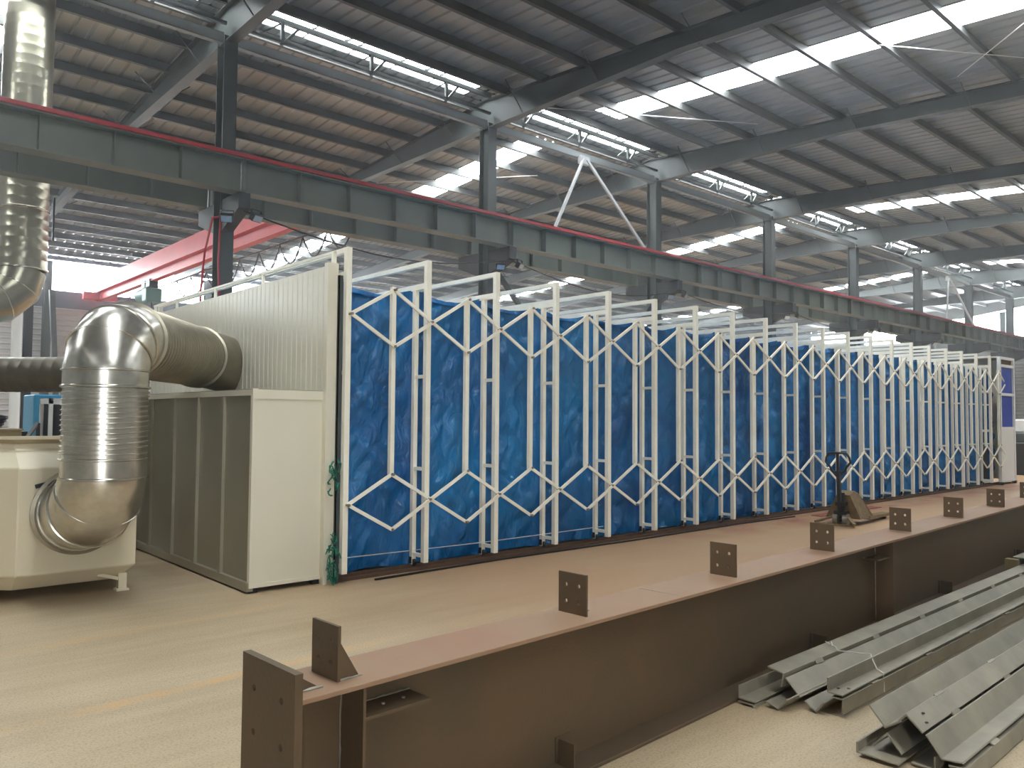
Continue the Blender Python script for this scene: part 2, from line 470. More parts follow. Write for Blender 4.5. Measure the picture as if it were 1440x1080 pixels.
# ------------------------------------------------------------------ steel columns, rafters, girders
def h_column(mb, x, y, z0, z1, w, d):
    tf = .014
    mb.box(x - w / 2, x + w / 2, y - d / 2, y - d / 2 + tf, z0, z1); mb.box(x - w / 2, x + w / 2, y + d / 2 - tf, y + d / 2, z0, z1)
    mb.box(x - .006, x + .006, y - d / 2 + tf, y + d / 2 - tf, z0, z1); return mb
GY1, GY2, GZ0, GZ1 = 12.9, 14.35, 5.36, 5.92
for k, x in enumerate(COLX):
    who = ['nearest the camera end, left of the picture', 'behind the white ribbed wall and red crane', 'above the front of the blue tunnel', 'third along the girder in the picture',
           'fourth along the girder', 'fifth along the girder', 'sixth along the girder', 'seventh along the girder near the end', 'last before the end wall'][k]
    c = thing('steel_column', (x, YR, 0), 'dark grey steel column, ' + who, 'column', 'columns of the ridge row')
    h_column(MB(), 0, 0, 0, 8.25, .24, .32).build('shaft', 'steel', c)
    for sgn, gy in ((-1, GY1 - YR), (1, GY2 - YR)):
        y0 = sgn * .15; y1 = gy + sgn * .17
        b = MB()
        b.prism([(y0, 4.8), (y1, 5.08), (y1, 5.345), (y0, 5.345)] if sgn > 0 else [(y1, 5.08), (y0, 4.8), (y0, 5.345), (y1, 5.345)], 'x', -.1, .1)
        b.build('bracket', 'darksteel', c)
    MB().box(-.17, .17, -.22, .22, 0, .03).build('base_plate', 'steel', c)

def rafter(x, k):
    # both halves, continuous over the ridge column
    name = ['at the far left above the tall duct', 'crossing the upper left corner to the first column', 'over the second column, running to the top centre', 'over the third column',
            'over the fourth column', 'over the fifth column', 'over the sixth column', 'over the seventh column', 'over the last column'][k]
    t = thing('roof_rafter', (x, YR, 8.2), 'grey green haunched steel roof rafter ' + name, 'rafter', 'rafters across the hall')
    def zt(dy): return 8.82 - SLOPE * abs(dy) - 8.2
    def zb(dy): return max(-0.05 + 0 * dy, -9) if abs(dy) <= 5.3 else zt(dy) - .36
    for nm, lo, hi in (('near_half', YN - YR + .1, 0), ('far_half', 0, YF - YR - .1)):
        dys = sorted({lo, hi, *[d for d in (-5.3, 5.3) if lo < d < hi]})
        mb = MB()
        for a, b in zip(dys, dys[1:]):
            mb.prism([(a, zb(a) + .01), (b, zb(b) + .01), (b, zt(b) - .01), (a, zt(a) - .01)], 'x', -.006, .006)
            for zf, th in ((zt, -.014), (zb, .014)):
                mb.prism([(a, zf(a)), (b, zf(b)), (b, zf(b) + th), (a, zf(a) + th)], 'x', -.1, .1)
        mb.build(nm, 'steel', t)
    for dy in (-1.2, -3.4, -5.7, -8.0, -10.3, 1.2, 3.4, 5.7, 8.0, 10.3, 12.6):
        z0 = zb(dy) + .03
        for s_ in (-1, 1):
            MB().bar((s_ * .03, dy, z0), (s_ * .55, dy, zt(dy) + .03), .018, .018).build('fly_brace', 'steel', t)
for k, x in enumerate(COLX): rafter(x, k)

PY = [d for d in np.arange(0.62, 20.3, 1.165)]
for i, d in enumerate(PY):
    for sgn, side in ((1, 'far'), (-1, 'near')):
        y = YR + sgn * d
        if sgn < 0 and y < YN + .3: continue
        zt = zroof(y) - .005
        mb = MB(); h, w = .21, .07
        mb.prism([(y, zt), (y + w, zt - SLOPE * sgn * w), (y + w, zt - .006 - SLOPE * sgn * w), (y + .006, zt - .006), (y + .006, zt - h), (y - w, zt - h), (y - w, zt - h + .012), (y, zt - h + .012)][::-1], 'x', XL + .05, XR - .05)
        o = mb.build('roof_purlin', 'purlin')
        tag(o, 'long steel roof purlin, %s out from the ridge on the %s slope' % (ORD[i], side), 'purlin', 'purlins under the roof sheets')

for side, gy in (('near', GY1), ('far', GY2)):
    for k in range(9):
        x0 = COLX[k] + .01; x1 = COLX[k] + 5.99
        if x0 > XR - 5: x1 = XR - .1
        g = thing('crane_girder', (x0, gy, GZ0), '%s crane runway girder, %s bay from the left, dull green steel with stiffeners' % ('front' if side == 'near' else 'rear', ORD[k]),
                  'girder', 'crane runway girders')
        L_ = x1 - x0; H = GZ1 - GZ0
        mb = MB(); mb.box(0, L_, -.15, .15, 0, .018); mb.box(0, L_, -.16, .16, H - .018, H); mb.box(0, L_, -.005, .005, .018, H - .018)
        mb.build('beam', 'girder', g)
        mb = MB(); mb.box(0, L_, -.03, .03, H, H + .09); mb.build('rail', 'steel', g)
        n = 6
        for i in range(n):
            xx = .02 + (L_ - .04) * i / n
            s = MB(); s.box(xx, xx + .012, -.145, -.006, .02, H - .02); s.box(xx, xx + .012, .006, .145, .02, H - .02)
            s.build('stiffener', 'girder', g)
cr = MB(); cr.box(XL + .3, XR - .1, GY1 - .2, GY1 - .15, GZ1 + .01, GZ1 + .07)
for i in range(60): cr.box(XL + .6 + i, XL + .64 + i, GY1 - .2, GY1 - .1, GZ1 - .0, GZ1 + .02)
tag(cr.build('conductor_rail', 'redrail'), 'long red conductor rail along the top edge of the front crane girder', 'rail')

# lattice trusses and tie beams of the ridge line
for k in range(9):
    x0 = COLX[k] + .1; x1 = min(COLX[k] + 5.9, XR - .1)
    t = thing('lattice_truss', (x0, 13.42, 8.45), 'dark lattice truss, %s bay from the left, under the bright ridge glazing' % ORD[k], 'truss', 'lattice trusses along the ridge')
    L_ = x1 - x0
    MB().box(0, L_, -.03, .03, .34, .43).build('top_chord', 'steel', t)
    MB().box(0, L_, -.03, .03, -.03, .02).build('bottom_chord', 'steel', t)
    for c in (.83, 2.72, 4.57):
        if c + .5 > L_: continue
        MB().box(c - .03, c + .03, -.03, .03, -.06, .36).build('web_post', 'steel', t)
        MB().bar((c + .04, 0, .0), (c + .33, 0, .36), .045, .045).build('web_diagonal', 'steel', t)
        MB().bar((c - .02, 0, .34), (c - .42, 0, .02), .03, .03).build('web_diagonal', 'steel', t)
    for c in (.25, 2.1, 4.0, 5.6):
        MB().bar((c, 0, .42), (c + .16, 0, .53), .05, .04).build('knee', 'steel', t)
for k in range(8):
    x0 = COLX[k] + .11; x1 = COLX[k + 1] - .11
    mb = MB(); mb.box(x0, x1, 13.5, 13.512, 8.13, 8.31); mb.box(x0, x1, 13.5, 13.62, 8.13, 8.145); mb.box(x0, x1, 13.5, 13.62, 8.295, 8.31)
    o = mb.build('tie_beam', 'wall'); tag(o, 'pale grey channel tie beam between column tops, %s bay from the left' % ORD[k], 'beam', 'tie beams between the columns')
for k, nm in ((2, 'between the second and third columns'), (6, 'near the far right end of the girder')):
    xm = COLX[k] + 3.0
    t = thing('bracing', (xm, 13.4, 8.1), 'pale inverted V brace standing on the girder ' + nm, 'brace', 'inverted V braces')
    MB().bar((-.06, 0, 0), (-1.5, -.4, -2.12), .06, .06).build('rod', 'wallpale', t)
    MB().bar((.06, 0, 0), (1.95, -.4, -2.12), .06, .06).build('rod', 'wallpale', t)
    MB().box(-.16, .16, -.01, .105, -.12, .08).build('gusset', 'wallpale', t)
    # knee braces under the girder
for x0, z0, x1, z1, nm in ((11.44, 5.0, 12.6, 3.9, 'beside the second column'), (17.3, 5.0, 16.6, 4.1, 'beside the third column')):
    MBo = MB().bar((x0, 13.5, z0 + .05), (x1, 13.5, z1), .09, .09).build('knee_brace', 'steel')
    tag(MBo, 'short slanting grey strut below the girder bracket ' + nm, 'brace')
rods = [((12.0, 12.6, 8.55), (16.2, 9.7, 8.45), 'crossing below the long bright skylight'), ((13.4, 6.4, 8.3), (16.6, 4.0, 8.15), 'at the upper right corner'),
        ((16.2, 5.45, 8.2), (14.2, 3.5, 8.1), 'slanting upward at the upper right corner'), ((12.0, 19.3, 8.3), (15.3, 16.1, 8.5), 'under the far roof slope behind the second column')]
for a, b, nm in rods:
    tag(MB().tube([a, b], .009, 6).build('tie_rod', 'wire'), 'thin pale roof tie rod ' + nm, 'rod', 'roof tie rods')
# wall columns of the far wall
for k in range(10):
    x = 0.7 + 6.0 * k
    if x > XR - 1: break
    o = h_column(MB(), x, YF - .3, 0, 7.4, .25, .3).build('wall_column', 'steel')
    tag(o, 'grey wall column standing against the far side wall, %s from the left' % ORD[k], 'column', 'columns of the far wall')
for k, y in enumerate((15.6, 19.5, 24.0, 28.4)):
    o = h_column(MB(), XR - .3, y, 0, 8.3 - .07 * (y - 14), .25, .3).build('end_wall_column', 'steel')
    tag(o, 'grey post in front of the end wall window, %s from the ridge' % ORD[k], 'column', 'posts of the end wall')

# power cables sagging from bracket to bracket, lamps on the brackets
for k in range(1, 6):
    xa, xb = COLX[k], COLX[k + 1]
    pts = []
    for i in range(13):
        t_ = i / 12; pts.append((xa + (xb - xa) * t_, 12.78 - .1 * math.sin(math.pi * t_), 5.05 - .5 * math.sin(math.pi * t_) ** 1.0 * (1 if k < 3 else .7) * .8))
    tag(MB().tube(pts, .014, 6).build('power_cable', 'cable'), 'black cable sagging under the crane girder, %s span from the left' % ORD[k - 1], 'cable', 'cables under the girder')
def floodlight(x, y, z, az, nm):
    t = thing('floodlight', (x, y, z), 'small dark floodlight fixed ' + nm, 'lamp', 'floodlights on the column brackets', az)
    MB().box(-.1, .1, -.05, .05, -.11, .02).xf(Matrix.Rotation(R(35), 4, 'X')).build('housing', 'dark', t, bevel=.008)
    MB().box(-.085, .085, -.058, -.05, -.095, .008).xf(Matrix.Rotation(R(35), 4, 'X')).build('lens', 'lamp', t)
    m_ = MB(); m_.bar((-.11, 0, -.04), (-.11, .03, .08), .012, .03); m_.bar((.11, 0, -.04), (.11, .03, .08), .012, .03); m_.bar((-.115, .03, .085), (.115, .03, .085), .03, .012)
    m_.build('bracket', 'dark', t)
for k in range(1, 7):
    x = COLX[k]; w = ['', 'first', 'second', 'third', 'fourth', 'fifth', 'sixth'][k]
    floodlight(x - .25, 12.85, 4.94, R(-25), 'left of the %s column bracket' % w)
    floodlight(x + .22, 12.72, 5.0, R(20), 'right of the %s column bracket' % w)
tag(MB().tube([(5.25, 13.0, 4.98), (4.95, 13.0, 4.9), (4.85, 13.05, 4.3), (4.78, 13.0, 3.6), (4.8, 13.0, 2.9)], .018, 6).build('hanging_cable', 'redrail'), 'dark red cable hanging left of the first column, the more slanting one', 'cable')
tag(MB().tube([(5.27, 13.05, 4.95), (5.08, 13.0, 4.9), (5.06, 13.0, 4.2), (5.1, 13.0, 3.4), (5.12, 13.0, 2.8)], .018, 6).build('hanging_cable', 'redrail'), 'dark red cable hanging straight down beside the first column', 'cable')

# ------------------------------------------------------------------ red overhead crane
CXc = 8.45
cr = thing('overhead_crane', (CXc, GY2, 6.0), 'red single girder overhead crane spanning the far bay', 'crane')
mb = MB(); mb.prism([(-.15, .33), (19.2, .33), (19.2, .85), (1.5, .85), (-.15, .42)], 'x', -.2, .2); mb.build('box_girder', 'red', cr)
mb = MB(); mb.prism([(-.11, .03), (.11, .03), (.11, .05), (.03, .07), (.03, .33), (-.03, .33), (-.03, .07), (-.11, .05)], 'y', -.3, 19.2); mb.build('track_beam', 'red', cr)
for yy in (0, 19.1):
    mb = MB(); mb.box(-.6, .6, yy - .12, yy + .12, .06, .34); mb.build('end_carriage', 'red', cr)
mb = MB(); mb.box(-.205, -.2, 3.2, 3.65, .4, .72); mb.build('number_plate', 'whitepipe', cr)
def text(body, size, parent, loc, rot, material, name='lettering', ext=.001):
    c = bpy.data.curves.new(name, 'FONT'); c.body = body; c.size = size; c.extrude = ext
    c.align_x = 'CENTER'; c.align_y = 'CENTER'
    tmp = bpy.data.objects.new(name, c); COL.objects.link(tmp)
    me = bpy.data.meshes.new_from_object(tmp.evaluated_get(bpy.context.evaluated_depsgraph_get()))
    bpy.data.objects.remove(tmp)
    o = bpy.data.objects.new(name, me); COL.objects.link(o); o.location = loc; o.rotation_euler = rot
    me.materials.clear(); me.materials.append(M[material])
    if parent: o.parent = parent
    return o
text('LD  5T', .34, cr, (-.203, 1.25, .6), (R(90), 0, R(-90)), 'dark', 'load_marking')
hz = MB(); ho = thing('chain_hoist', (CXc, 27.6, 5.55), 'grey green electric hoist with motor hanging from the red crane', 'hoist')
MB().box(-.14, .14, -.5, -.1, .28, .55).build('trolley', 'dark', ho, bevel=.02)
MB().cyl((0, -.1, .1), (0, .75, .1), .24, 20).build('drum', 'greencase', ho, smooth=True)
MB().box(-.25, .25, -.55, -.1, -.2, .25).build('gearbox', 'greencase', ho, bevel=.03)
MB().cyl((0, -.3, -.2), (0, -.3, -.75), .02, 8).build('rope', 'cable', ho)
MB().tube([(0, -.3, -.75), (.08, -.3, -.85), (.05, -.3, -.98), (-.06, -.3, -.97)], .035, 8).build('hook', 'dark', ho)
MB().box(-.1, .1, .1, .5, .3, .56).build('trolley', 'dark', ho, bevel=.02)
fe = MB(); pts = []
Y0 = 15.3
for i in range(9):
    ya = Y0 + i * 1.25
    for j in range(9):
        t_ = j / 8; pts.append((CXc + .55, ya + 1.25 * t_, 6.0 - .55 * math.sin(math.pi * t_)))
fe.tube(pts, .02, 6)
tag(fe.build('festoon_cable', 'cable'), 'black cable hanging in loops along the red crane', 'cable')
fr = MB().box(CXc + .53, CXc + .57, GY2, 33.4, 6.02, 6.05).build('festoon_track', 'steel')
fr.parent = cr; fr.matrix_parent_inverse = Matrix.Translation(-Vector((CXc, GY2, 6.0)))

# ------------------------------------------------------------------ telescopic spray tunnel
X0, SP, NF = 3.978, 0.9688, 20
YO, YI, YO2, YI2 = 6.90, 7.12, 12.42, 12.2
ZT, ZB = 3.30, .096
ZL1, ZL2, ZU1, ZU2 = 1.042, .4865, 2.9286, 2.3443
XM = 4.5154
tn = thing('folding_spray_tunnel', (X0, YO, 0), 'long retractable spray tunnel of white hoop frames, scissor links and blue tarpaulin', 'tunnel')
TI = Matrix.Translation(-Vector((X0, YO, 0)))
def tb(mb, name, material, parent=None, **k):
    o = mb.xf(TI).build(name, material, parent or tn, **k); return o
t_, ti = .058, .05
first = None
for k in range(NF):
    x = X0 + SP * k
    if first is None:
        fr = bpy.data.objects.new('hoop_frame', None); COL.objects.link(fr); fr.parent = tn
        fr.location = (0, 0, 0)
        for yo, yi in ((YO, YI), (YO2, YI2)):
            MBs = [('outer_post', MB().box(x - t_ / 2, x + t_ / 2, yo - t_ / 2, yo + t_ / 2, ZB, ZT)),
                   ('inner_post', MB().box(x - ti / 2, x + ti / 2, yi - ti / 2, yi + ti / 2, .05, 3.02)),
                   ('caster_wheel', MB().cyl((x - .02, (yi), .07), (x + .02, (yi), .07), .045, 14).box(x - .03, x + .03, yi - .02, yi + .02, .06, .13))]
            lo, hi = (yo + t_ / 2, yi - ti / 2) if yo < yi else (yi + ti / 2, yo - t_ / 2)
            for zz in (.16, 1.075, 2.06): MBs.append(('rung', MB().box(x - .018, x + .018, lo, hi, zz - .018, zz + .018)))
            for nm, q in MBs: q.xf(TI).build(nm, 'black' if nm == 'caster_wheel' else 'white', fr)
        MB().box(x - .025, x + .025, YO + t_ / 2, YO2 - t_ / 2, ZT - .05, ZT).xf(TI).build('outer_beam', 'white', fr)
        MB().box(x - .025, x + .025, YO + t_ / 2, YO2 - t_ / 2, 3.0, 3.06).xf(TI).build('inner_beam', 'white', fr)
        first = fr
    else:
        c = first.copy(); COL.objects.link(c); c.parent = tn; c.location = (SP * k, 0, 0)
        for ch in first.children:
            d = ch.copy(); COL.objects.link(d); d.parent = c
YS = YO - .045
def scissor(y):
    bw, bt = .034, .02
    zn, zu = (ZL1 + ZL2) / 2, (ZU1 + ZU2) / 2
    off = .03
    for zlo, zhi, zc in ((ZL2, ZL1, zn), (ZU2, ZU1, zu)):
        for k in range(NF + 1):
            xp = X0 + SP * k + .01
            xa, xb = xp - .465, xp + .505
            if k == 0:
                tb(MB().bar((xp, y, zc), (xb, y, zhi), bt, bw), 'scissor_bar', 'white'); tb(MB().bar((xp, y - .02, zc), (xb, y - .02, zlo), bt, bw), 'scissor_bar', 'white')
            elif k == NF:
                tb(MB().bar((xa, y, zhi), (xp - .05, y, zc + .04), bt, bw), 'scissor_bar', 'white'); tb(MB().bar((xa, y - .02, zlo), (xp - .05, y - .02, zc - .04), bt, bw), 'scissor_bar', 'white')
            else:
                tb(MB().bar((xa, y, zhi), (xb, y, zlo), bt, bw), 'scissor_bar', 'white'); tb(MB().bar((xa, y - .02, zlo), (xb, y - .02, zhi), bt, bw), 'scissor_bar', 'white')
    for k in range(NF):
        x = X0 + SP * k + .515
        tb(MB().box(x - .024, x + .024, y - .005, y + .043, ZL1 - .02, ZU1 + .03), 'centre_post', 'white')
scissor(YS)
# pivot bolts
pb = MB()
for k in range(NF):
    for z in ((ZL1 + ZL2) / 2, (ZU1 + ZU2) / 2): pb.cyl((X0 + SP * k + .01, YS - .045, z), (X0 + SP * k + .01, YS + .02, z), .014, 8)
    for z in (ZL1, ZL2, ZU1, ZU2): pb.cyl((X0 + SP * k + .515, YS - .045, z), (X0 + SP * k + .515, YS + .02, z), .014, 8)
o = tb(pb, 'pivot_bolts', 'weld'); o['kind'] = 'stuff'

def tarp_wall(y0, sgn, name):
    nx, nz = 30, 90
    vs = []; fs = []
    cols = nx * NF + 10
    for i in range(cols + 1):
        x = X0 + .03 + SP * i / nx
        u = (i % nx) / nx; kb = i // nx
        dip = math.sin(math.pi * u)
        depth = .045 + .006 * min(kb, 14); wa = 1 + .05 * kb
        top = 3.03 - .09 * dip + .03 * noise.noise(Vector((x * 2.3, 3.1, 0)))
        for j in range(nz + 1):
            s = j / nz
            z = .04 + (top - .04) * s
            v = Vector((x, z, kb * 3.7))
            w = .06 * noise.noise(Vector((x * 1.7, z * .9, 1.3))) + .045 * noise.noise(Vector((x * 4.0 + z * 1.6, z * 2.2, 5.1)))
            w += .026 * (1 - abs(noise.noise(Vector((x * 5 - z * 2.5, z * 2.5, 9.2)))) * 3)
            w += .018 * (1 - abs(noise.noise(Vector((x * 4 + z * 4.5, z * 1.5, 19.2)))) * 3)
            w += .02 * noise.noise(Vector((x * 9, z * 1.2, 4.4)))
            edge = min(1.0, min(u, 1 - u) * 7 + .12)
            d = depth * dip ** .8 + w * edge * wa
            # horizontal creases where the sheet was folded
            for zc in (.95, 1.95): d += .012 * math.exp(-((z - zc) / .02) ** 2)
            vs.append((x, y0 + sgn * (max(d, -.02)), z))
    n = nz + 1
    for i in range(cols):
        for j in range(nz): fs.append((i * n + j, (i + 1) * n + j, (i + 1) * n + j + 1, i * n + j + 1))
    mb = MB(); mb.add(vs, fs); return tb(mb, name, 'tarp', smooth=True, ang=80)
tarp_wall(YI + .05, 1, 'front_tarpaulin')
mb = MB(); nx = 120; ny = 30; vs = []; fs = []
XT1 = 23.05
for i in range(nx + 1):
    for j in range(ny + 1):
        x = X0 + .03 + (XT1 - X0 - .03) * i / nx; y = YI + .06 + (YI2 - YI - .12) * j / ny
        vs.append((x, y, 2.95 - .06 * abs(math.sin(math.pi * (x - X0) / SP)) + .02 * noise.noise(Vector((x * 2, y * 2, 0)))))
for i in range(nx):
    for j in range(ny): fs.append((i * (ny + 1) + j, (i + 1) * (ny + 1) + j, (i + 1) * (ny + 1) + j + 1, i * (ny + 1) + j + 1))
mb.add(vs, fs); tb(mb, 'roof_tarpaulin', 'tarp', smooth=True)
mb = MB(); nx = 160; vs = []; fs = []
for i in range(nx + 1):
    for j in range(9):
        x = X0 + .03 + (XT1 - X0 - .03) * i / nx
        vs.append((x, YI2 - .05 - .08 * abs(math.sin(math.pi * (x - X0) / SP)), .05 + 2.95 * j / 8))
for i in range(nx):
    for j in range(8): fs.append((i * 9 + j, (i + 1) * 9 + j, (i + 1) * 9 + j + 1, i * 9 + j + 1))
mb.add(vs, fs); tb(mb, 'rear_tarpaulin', 'tarp', smooth=True)
tb(MB().tube([(X0 + .1, YI - .03, .21), (X0 + 1.9, YI - .03, .19), (X0 + 4.0, YI - .03, .2)], .005, 5), 'hem_rope', 'wire')
# floor rail
rl = MB(); rl.box(3.85, 24.2, 7.00, 7.22, 0, .018); rl.box(3.85, 24.2, 7.10, 7.14, .018, .05); rl.box(3.85, 24.2, 6.985, 7.0, 0, .03)
tag(rl.build('floor_rail', 'rail'), 'rusty steel guide rail on the floor along the front of the tunnel', 'rail')
rl = MB(); rl.box(3.85, 24.2, 12.1, 12.3, 0, .02); rl.box(3.85, 24.2, 12.18, 12.22, .02, .05)
tag(rl.build('floor_rail', 'rail'), 'rusty guide rail on the floor behind the tunnel', 'rail')
ce = MB(); ce.tube([(4.3, 6.83, .012), (6.0, 6.9, .012), (8.3, 6.86, .012), (11.0, 6.9, .012), (12.5, 6.83, .012)], .012, 6)
tag(ce.build('floor_cable', 'cable'), 'dark cable lying on the floor just in front of the guide rail', 'cable')

# end cabin
ec = thing('end_cabin', (23.2, 6.9, 0), 'narrow white framed cabin with blue panels closing the far end of the tunnel', 'cabin')
def eb(mb, name, material, **k): return mb.xf(Matrix.Translation((-23.2, -6.9, 0))).build(name, material, ec, **k)
xa, xb = 23.15, 24.22
for x in (xa, xb): eb(MB().box(x - .04, x + .04, 6.88, 6.96, .07, 3.33), 'post', 'whitepipe')
for z in (.1, 1.46, 2.35, 3.1, 3.3): eb(MB().box(xa + .04, xb - .04, 6.89, 6.95, z - .035, z + .035), 'crossbar', 'whitepipe')
eb(MB().box(xa + .04, xb - .04, 6.93, 6.97, 1.5, 2.31), 'panel', 'bluepanel'); eb(MB().box(xa + .04, xb - .04, 6.93, 6.97, 2.39, 3.06), 'panel', 'bluepanel')
eb(MB().box(xa + .02, xb - .02, 6.9, 6.97, .12, 1.44), 'kick_panel', 'whitepipe'); eb(MB().box(xa + .04, xb - .04, 6.94, 6.97, 3.14, 3.26), 'vent_panel', 'rail')
eb(MB().box(22.45, xa - .04, 7.3, 7.34, .1, 3.0), 'inner_panel', 'bluepanel'); eb(MB().box(22.45, xa - .04, 7.2, 7.24, .1, 1.3), 'shade_sheet', 'dark')  # dark sheet stands in for the unlit lower part of the opening
for z in (.1, 1.4, 2.4): eb(MB().box(22.45, xa - .04, 7.1, 7.16, z - .03, z + .03), 'crossbar', 'whitepipe')
eb(MB().box(xb - .03, xb + .03, 6.96, 12.3, .1, 3.3), 'end_wall', 'panel'); eb(MB().box(xa, xb, 6.96, 12.3, 3.3, 3.34), 'cabin_roof', 'panel')
for x in (xa, xb):
    for y in (6.92, 12.25): eb(MB().box(x - .05, x + .05, y - .05, y + .05, 0, .075), 'foot', 'dark')

# ------------------------------------------------------------------ end wall and air plenum box
WX0, WX1 = 3.84, 3.9
ew = thing('ribbed_end_wall', (WX0, 7.0, 1.8), 'white finely ribbed sandwich panel wall closing the near end of the tunnel', 'wall panel')
mb = MB(); pr = []; y = 7.04
while y < 12.3:
    pr += [(WX0, y), (WX0, y + .085), (WX0 - .004, y + .092), (WX0 - .004, y + .105), (WX0, y + .112)]; y += .112
pr += [(WX0, 12.32), (WX1, 12.32), (WX1, 7.04)]
mb.prism(pr, 'z', 0, 3.12)
mb.xf(Matrix.Translation((-WX0, -7.0, -1.8))).build('panel', 'panel', ew)
MB().box(-.04, .075, -.03, .045, -1.8, 1.34).build('edge_trim', 'panel', ew)
for y in (1.6, 3.0, 4.4): MB().box(.02, .05, y, y + .03, 1.32, 1.45).build('stub_post', 'white', ew)
MB().box(.03, .055, -.02, 5.4, 1.44, 1.465).build('top_rail', 'white', ew)
for y in (-.02, 5.3): MB().box(.02, .055, y, y + .04, 1.3, 1.45).build('stub_post', 'white', ew)

px0, px1, py0, py1, pz0, pz1 = 3.09, 3.838, 7.03, 12.2, .05, 1.875
bx = thing('air_plenum_box', (px0, py0, 0), 'tall off white plenum box with ribbed steel side, standing against the ribbed end wall', 'air box')
def bb(mb, n, m_, **k): return mb.xf(Matrix.Translation((-px0, -py0, 0))).build(n, m_, bx, **k)
bb(MB().box(px0 + .03, px1 - .0, py0 + .012, py0 + .04, .07, pz1 - .03), 'front_panel', 'panel')
bb(MB().box(px0 + .02, px0 + .035, py0 + .04, py1, .07, pz1 - .03), 'side_panel', 'panelside')
bb(MB().box(px0, px1, py0, py1, pz1 - .005, pz1), 'top_panel', 'panelside')
mb = MB(); mb.box(px0 - .003, px0 + .045, py0 - .003, py0 + .045, .051, pz1 + .003); mb.box(px0, px1, py0, py0 + .04, pz1 - .09, pz1 - .005); mb.box(px0, px1, py0, py0 + .03, .05, .085)
mb.box(px1 - .02, px1, py0, py0 + .02, .05, pz1); mb.box(px0, px0 + .03, py0, py1, pz1 - .06, pz1 - .005); bb(mb, 'frame', 'panel')
bb(MB().box(px0 - .02, px0 + .04, py0 + .01, py1, .02, .1), 'base_channel', 'panelside')
for y in (7.72, 8.4, 9.1, 9.85, 10.6, 11.4): bb(MB().box(px0 - .012, px0 + .03, y - .03, y + .03, .1, pz1 - .06), 'rib', 'panelside')
for y in (7.06, 8.6, 10.2, 12.1):
    bb(MB().box(px0 + .02, px0 + .09, y, y + .07, 0, .05), 'foot', 'dark')
    bb(MB().box(px1 - .1, px1 - .03, y, y + .07, 0, .05), 'foot', 'dark')
# end channel with green net
ch = MB(); ch.box(3.905, 3.915, 6.94, 7.06, 0, 3.02); ch.box(3.905, 3.95, 6.94, 6.95, 0, 3.02); ch.box(3.905, 3.95, 7.05, 7.06, 0, 3.02)
tag(ch.build('edge_channel', 'steel'), 'dark grey upright channel between the white wall and the tunnel', 'channel')
nb = MB(); rnd = random.Random(3)
for i in range(46):
    z = rnd.uniform(.03, .5) if i < 34 else rnd.uniform(.9, 1.2); y = 6.92 + rnd.uniform(-.04, .02); x = 3.86 + rnd.uniform(-.03, .05)
    pts = [(x, y, z)]
    for j in range(5): pts.append((pts[-1][0] + rnd.uniform(-.02, .02), min(6.935, pts[-1][1] + rnd.uniform(-.02, .02)), max(.012, pts[-1][2] + rnd.uniform(-.05, .03))))
    nb.tube(pts, rnd.uniform(.004, .009), 5)
o = nb.build('netting_scrap', 'net'); tag(o, 'tattered green netting caught at the foot of the dark channel', 'netting', kind='stuff')

# ------------------------------------------------------------------ fan housing and galvanised duct
HX0, HX1, HY0, HY1 = 1.40, 2.36, 7.87, 9.6
fh = thing('fan_housing', (HX0, HY0, 0), 'low beige chamfered fan housing at the left under the big shiny duct', 'fan unit')
def fb(mb, n, m_, **k): return mb.xf(Matrix.Translation((-HX0, -HY0, 0))).build(n, m_, fh, **k)
def loft(mb, levels):
    """levels: list of (z, x0, x1, y0, y1)"""
    vs = []; fs = []
    for (z, a, b, c, d) in levels: vs += [(a, c, z), (b, c, z), (b, d, z), (a, d, z)]
    for i in range(len(levels) - 1):
        o = 4 * i
        for k in range(4): fs.append((o + k, o + (k + 1) % 4, o + 4 + (k + 1) % 4, o + 4 + k))
    fs.append((3, 2, 1, 0)); n = 4 * (len(levels) - 1); fs.append((n, n + 1, n + 2, n + 3)); mb.add(vs, fs); return mb
# octagon-ish body: wide left flank slants away to the left
HL = .62
mb = MB()
prof_bottom = .12
vs = []; 
def ring(z, dx, dy):
    return [(HX0 - dx * 0, HY0 + dy, z), (HX1 - dx, HY0 + dy, z), (HX1 - dx, HY1 - dy, z), (HX0 - HL + dx, HY1 - dy, z), (HX0 - HL + dx, HY0 + .52 + dy, z)]
rings = [ring(.1, .12, .16), ring(.24, 0, 0), ring(1.16, 0, 0), ring(1.31, .1, .2), ring(1.37, .1, .2)]
vs = [p for r_ in rings for p in r_]; fs = []
for i in range(len(rings) - 1):
    for k in range(5): fs.append((5 * i + k, 5 * i + (k + 1) % 5, 5 * i + 5 + (k + 1) % 5, 5 * i + 5 + k))
fs.append((4, 3, 2, 1, 0)); n = 5 * (len(rings) - 1); fs.append(tuple(n + k for k in range(5)))
mb.add(vs, fs); fb(mb, 'casing', 'beige', bevel=.008)
mb = MB(); r_ = ring(1.37, .07, .17); q = ring(1.40, .07, .17); mb.add(r_ + q, [(4, 3, 2, 1, 0), (5, 6, 7, 8, 9)] + [(k, (k + 1) % 5, 5 + (k + 1) % 5, 5 + k) for k in range(5)])
fb(mb, 'lid', 'card')
for (x, y) in ((HX1 - .09, HY0 + .1), (HX1 - .09, HY1 - .2), (HX0 - .3, HY1 - .3), (HX0 - .3, HY0 + .75)): fb(MB().box(x - .035, x + .035, y - .035, y + .035, 0, .16).box(x - .055, x + .055, y - .055, y + .055, 0, .02), 'leg', 'beige')
fb(MB().bar((HX1 - .09, HY0 + .1, .1), (HX1 - .3, HY0 + .1, .17), .04, .03), 'cross_brace', 'beige')
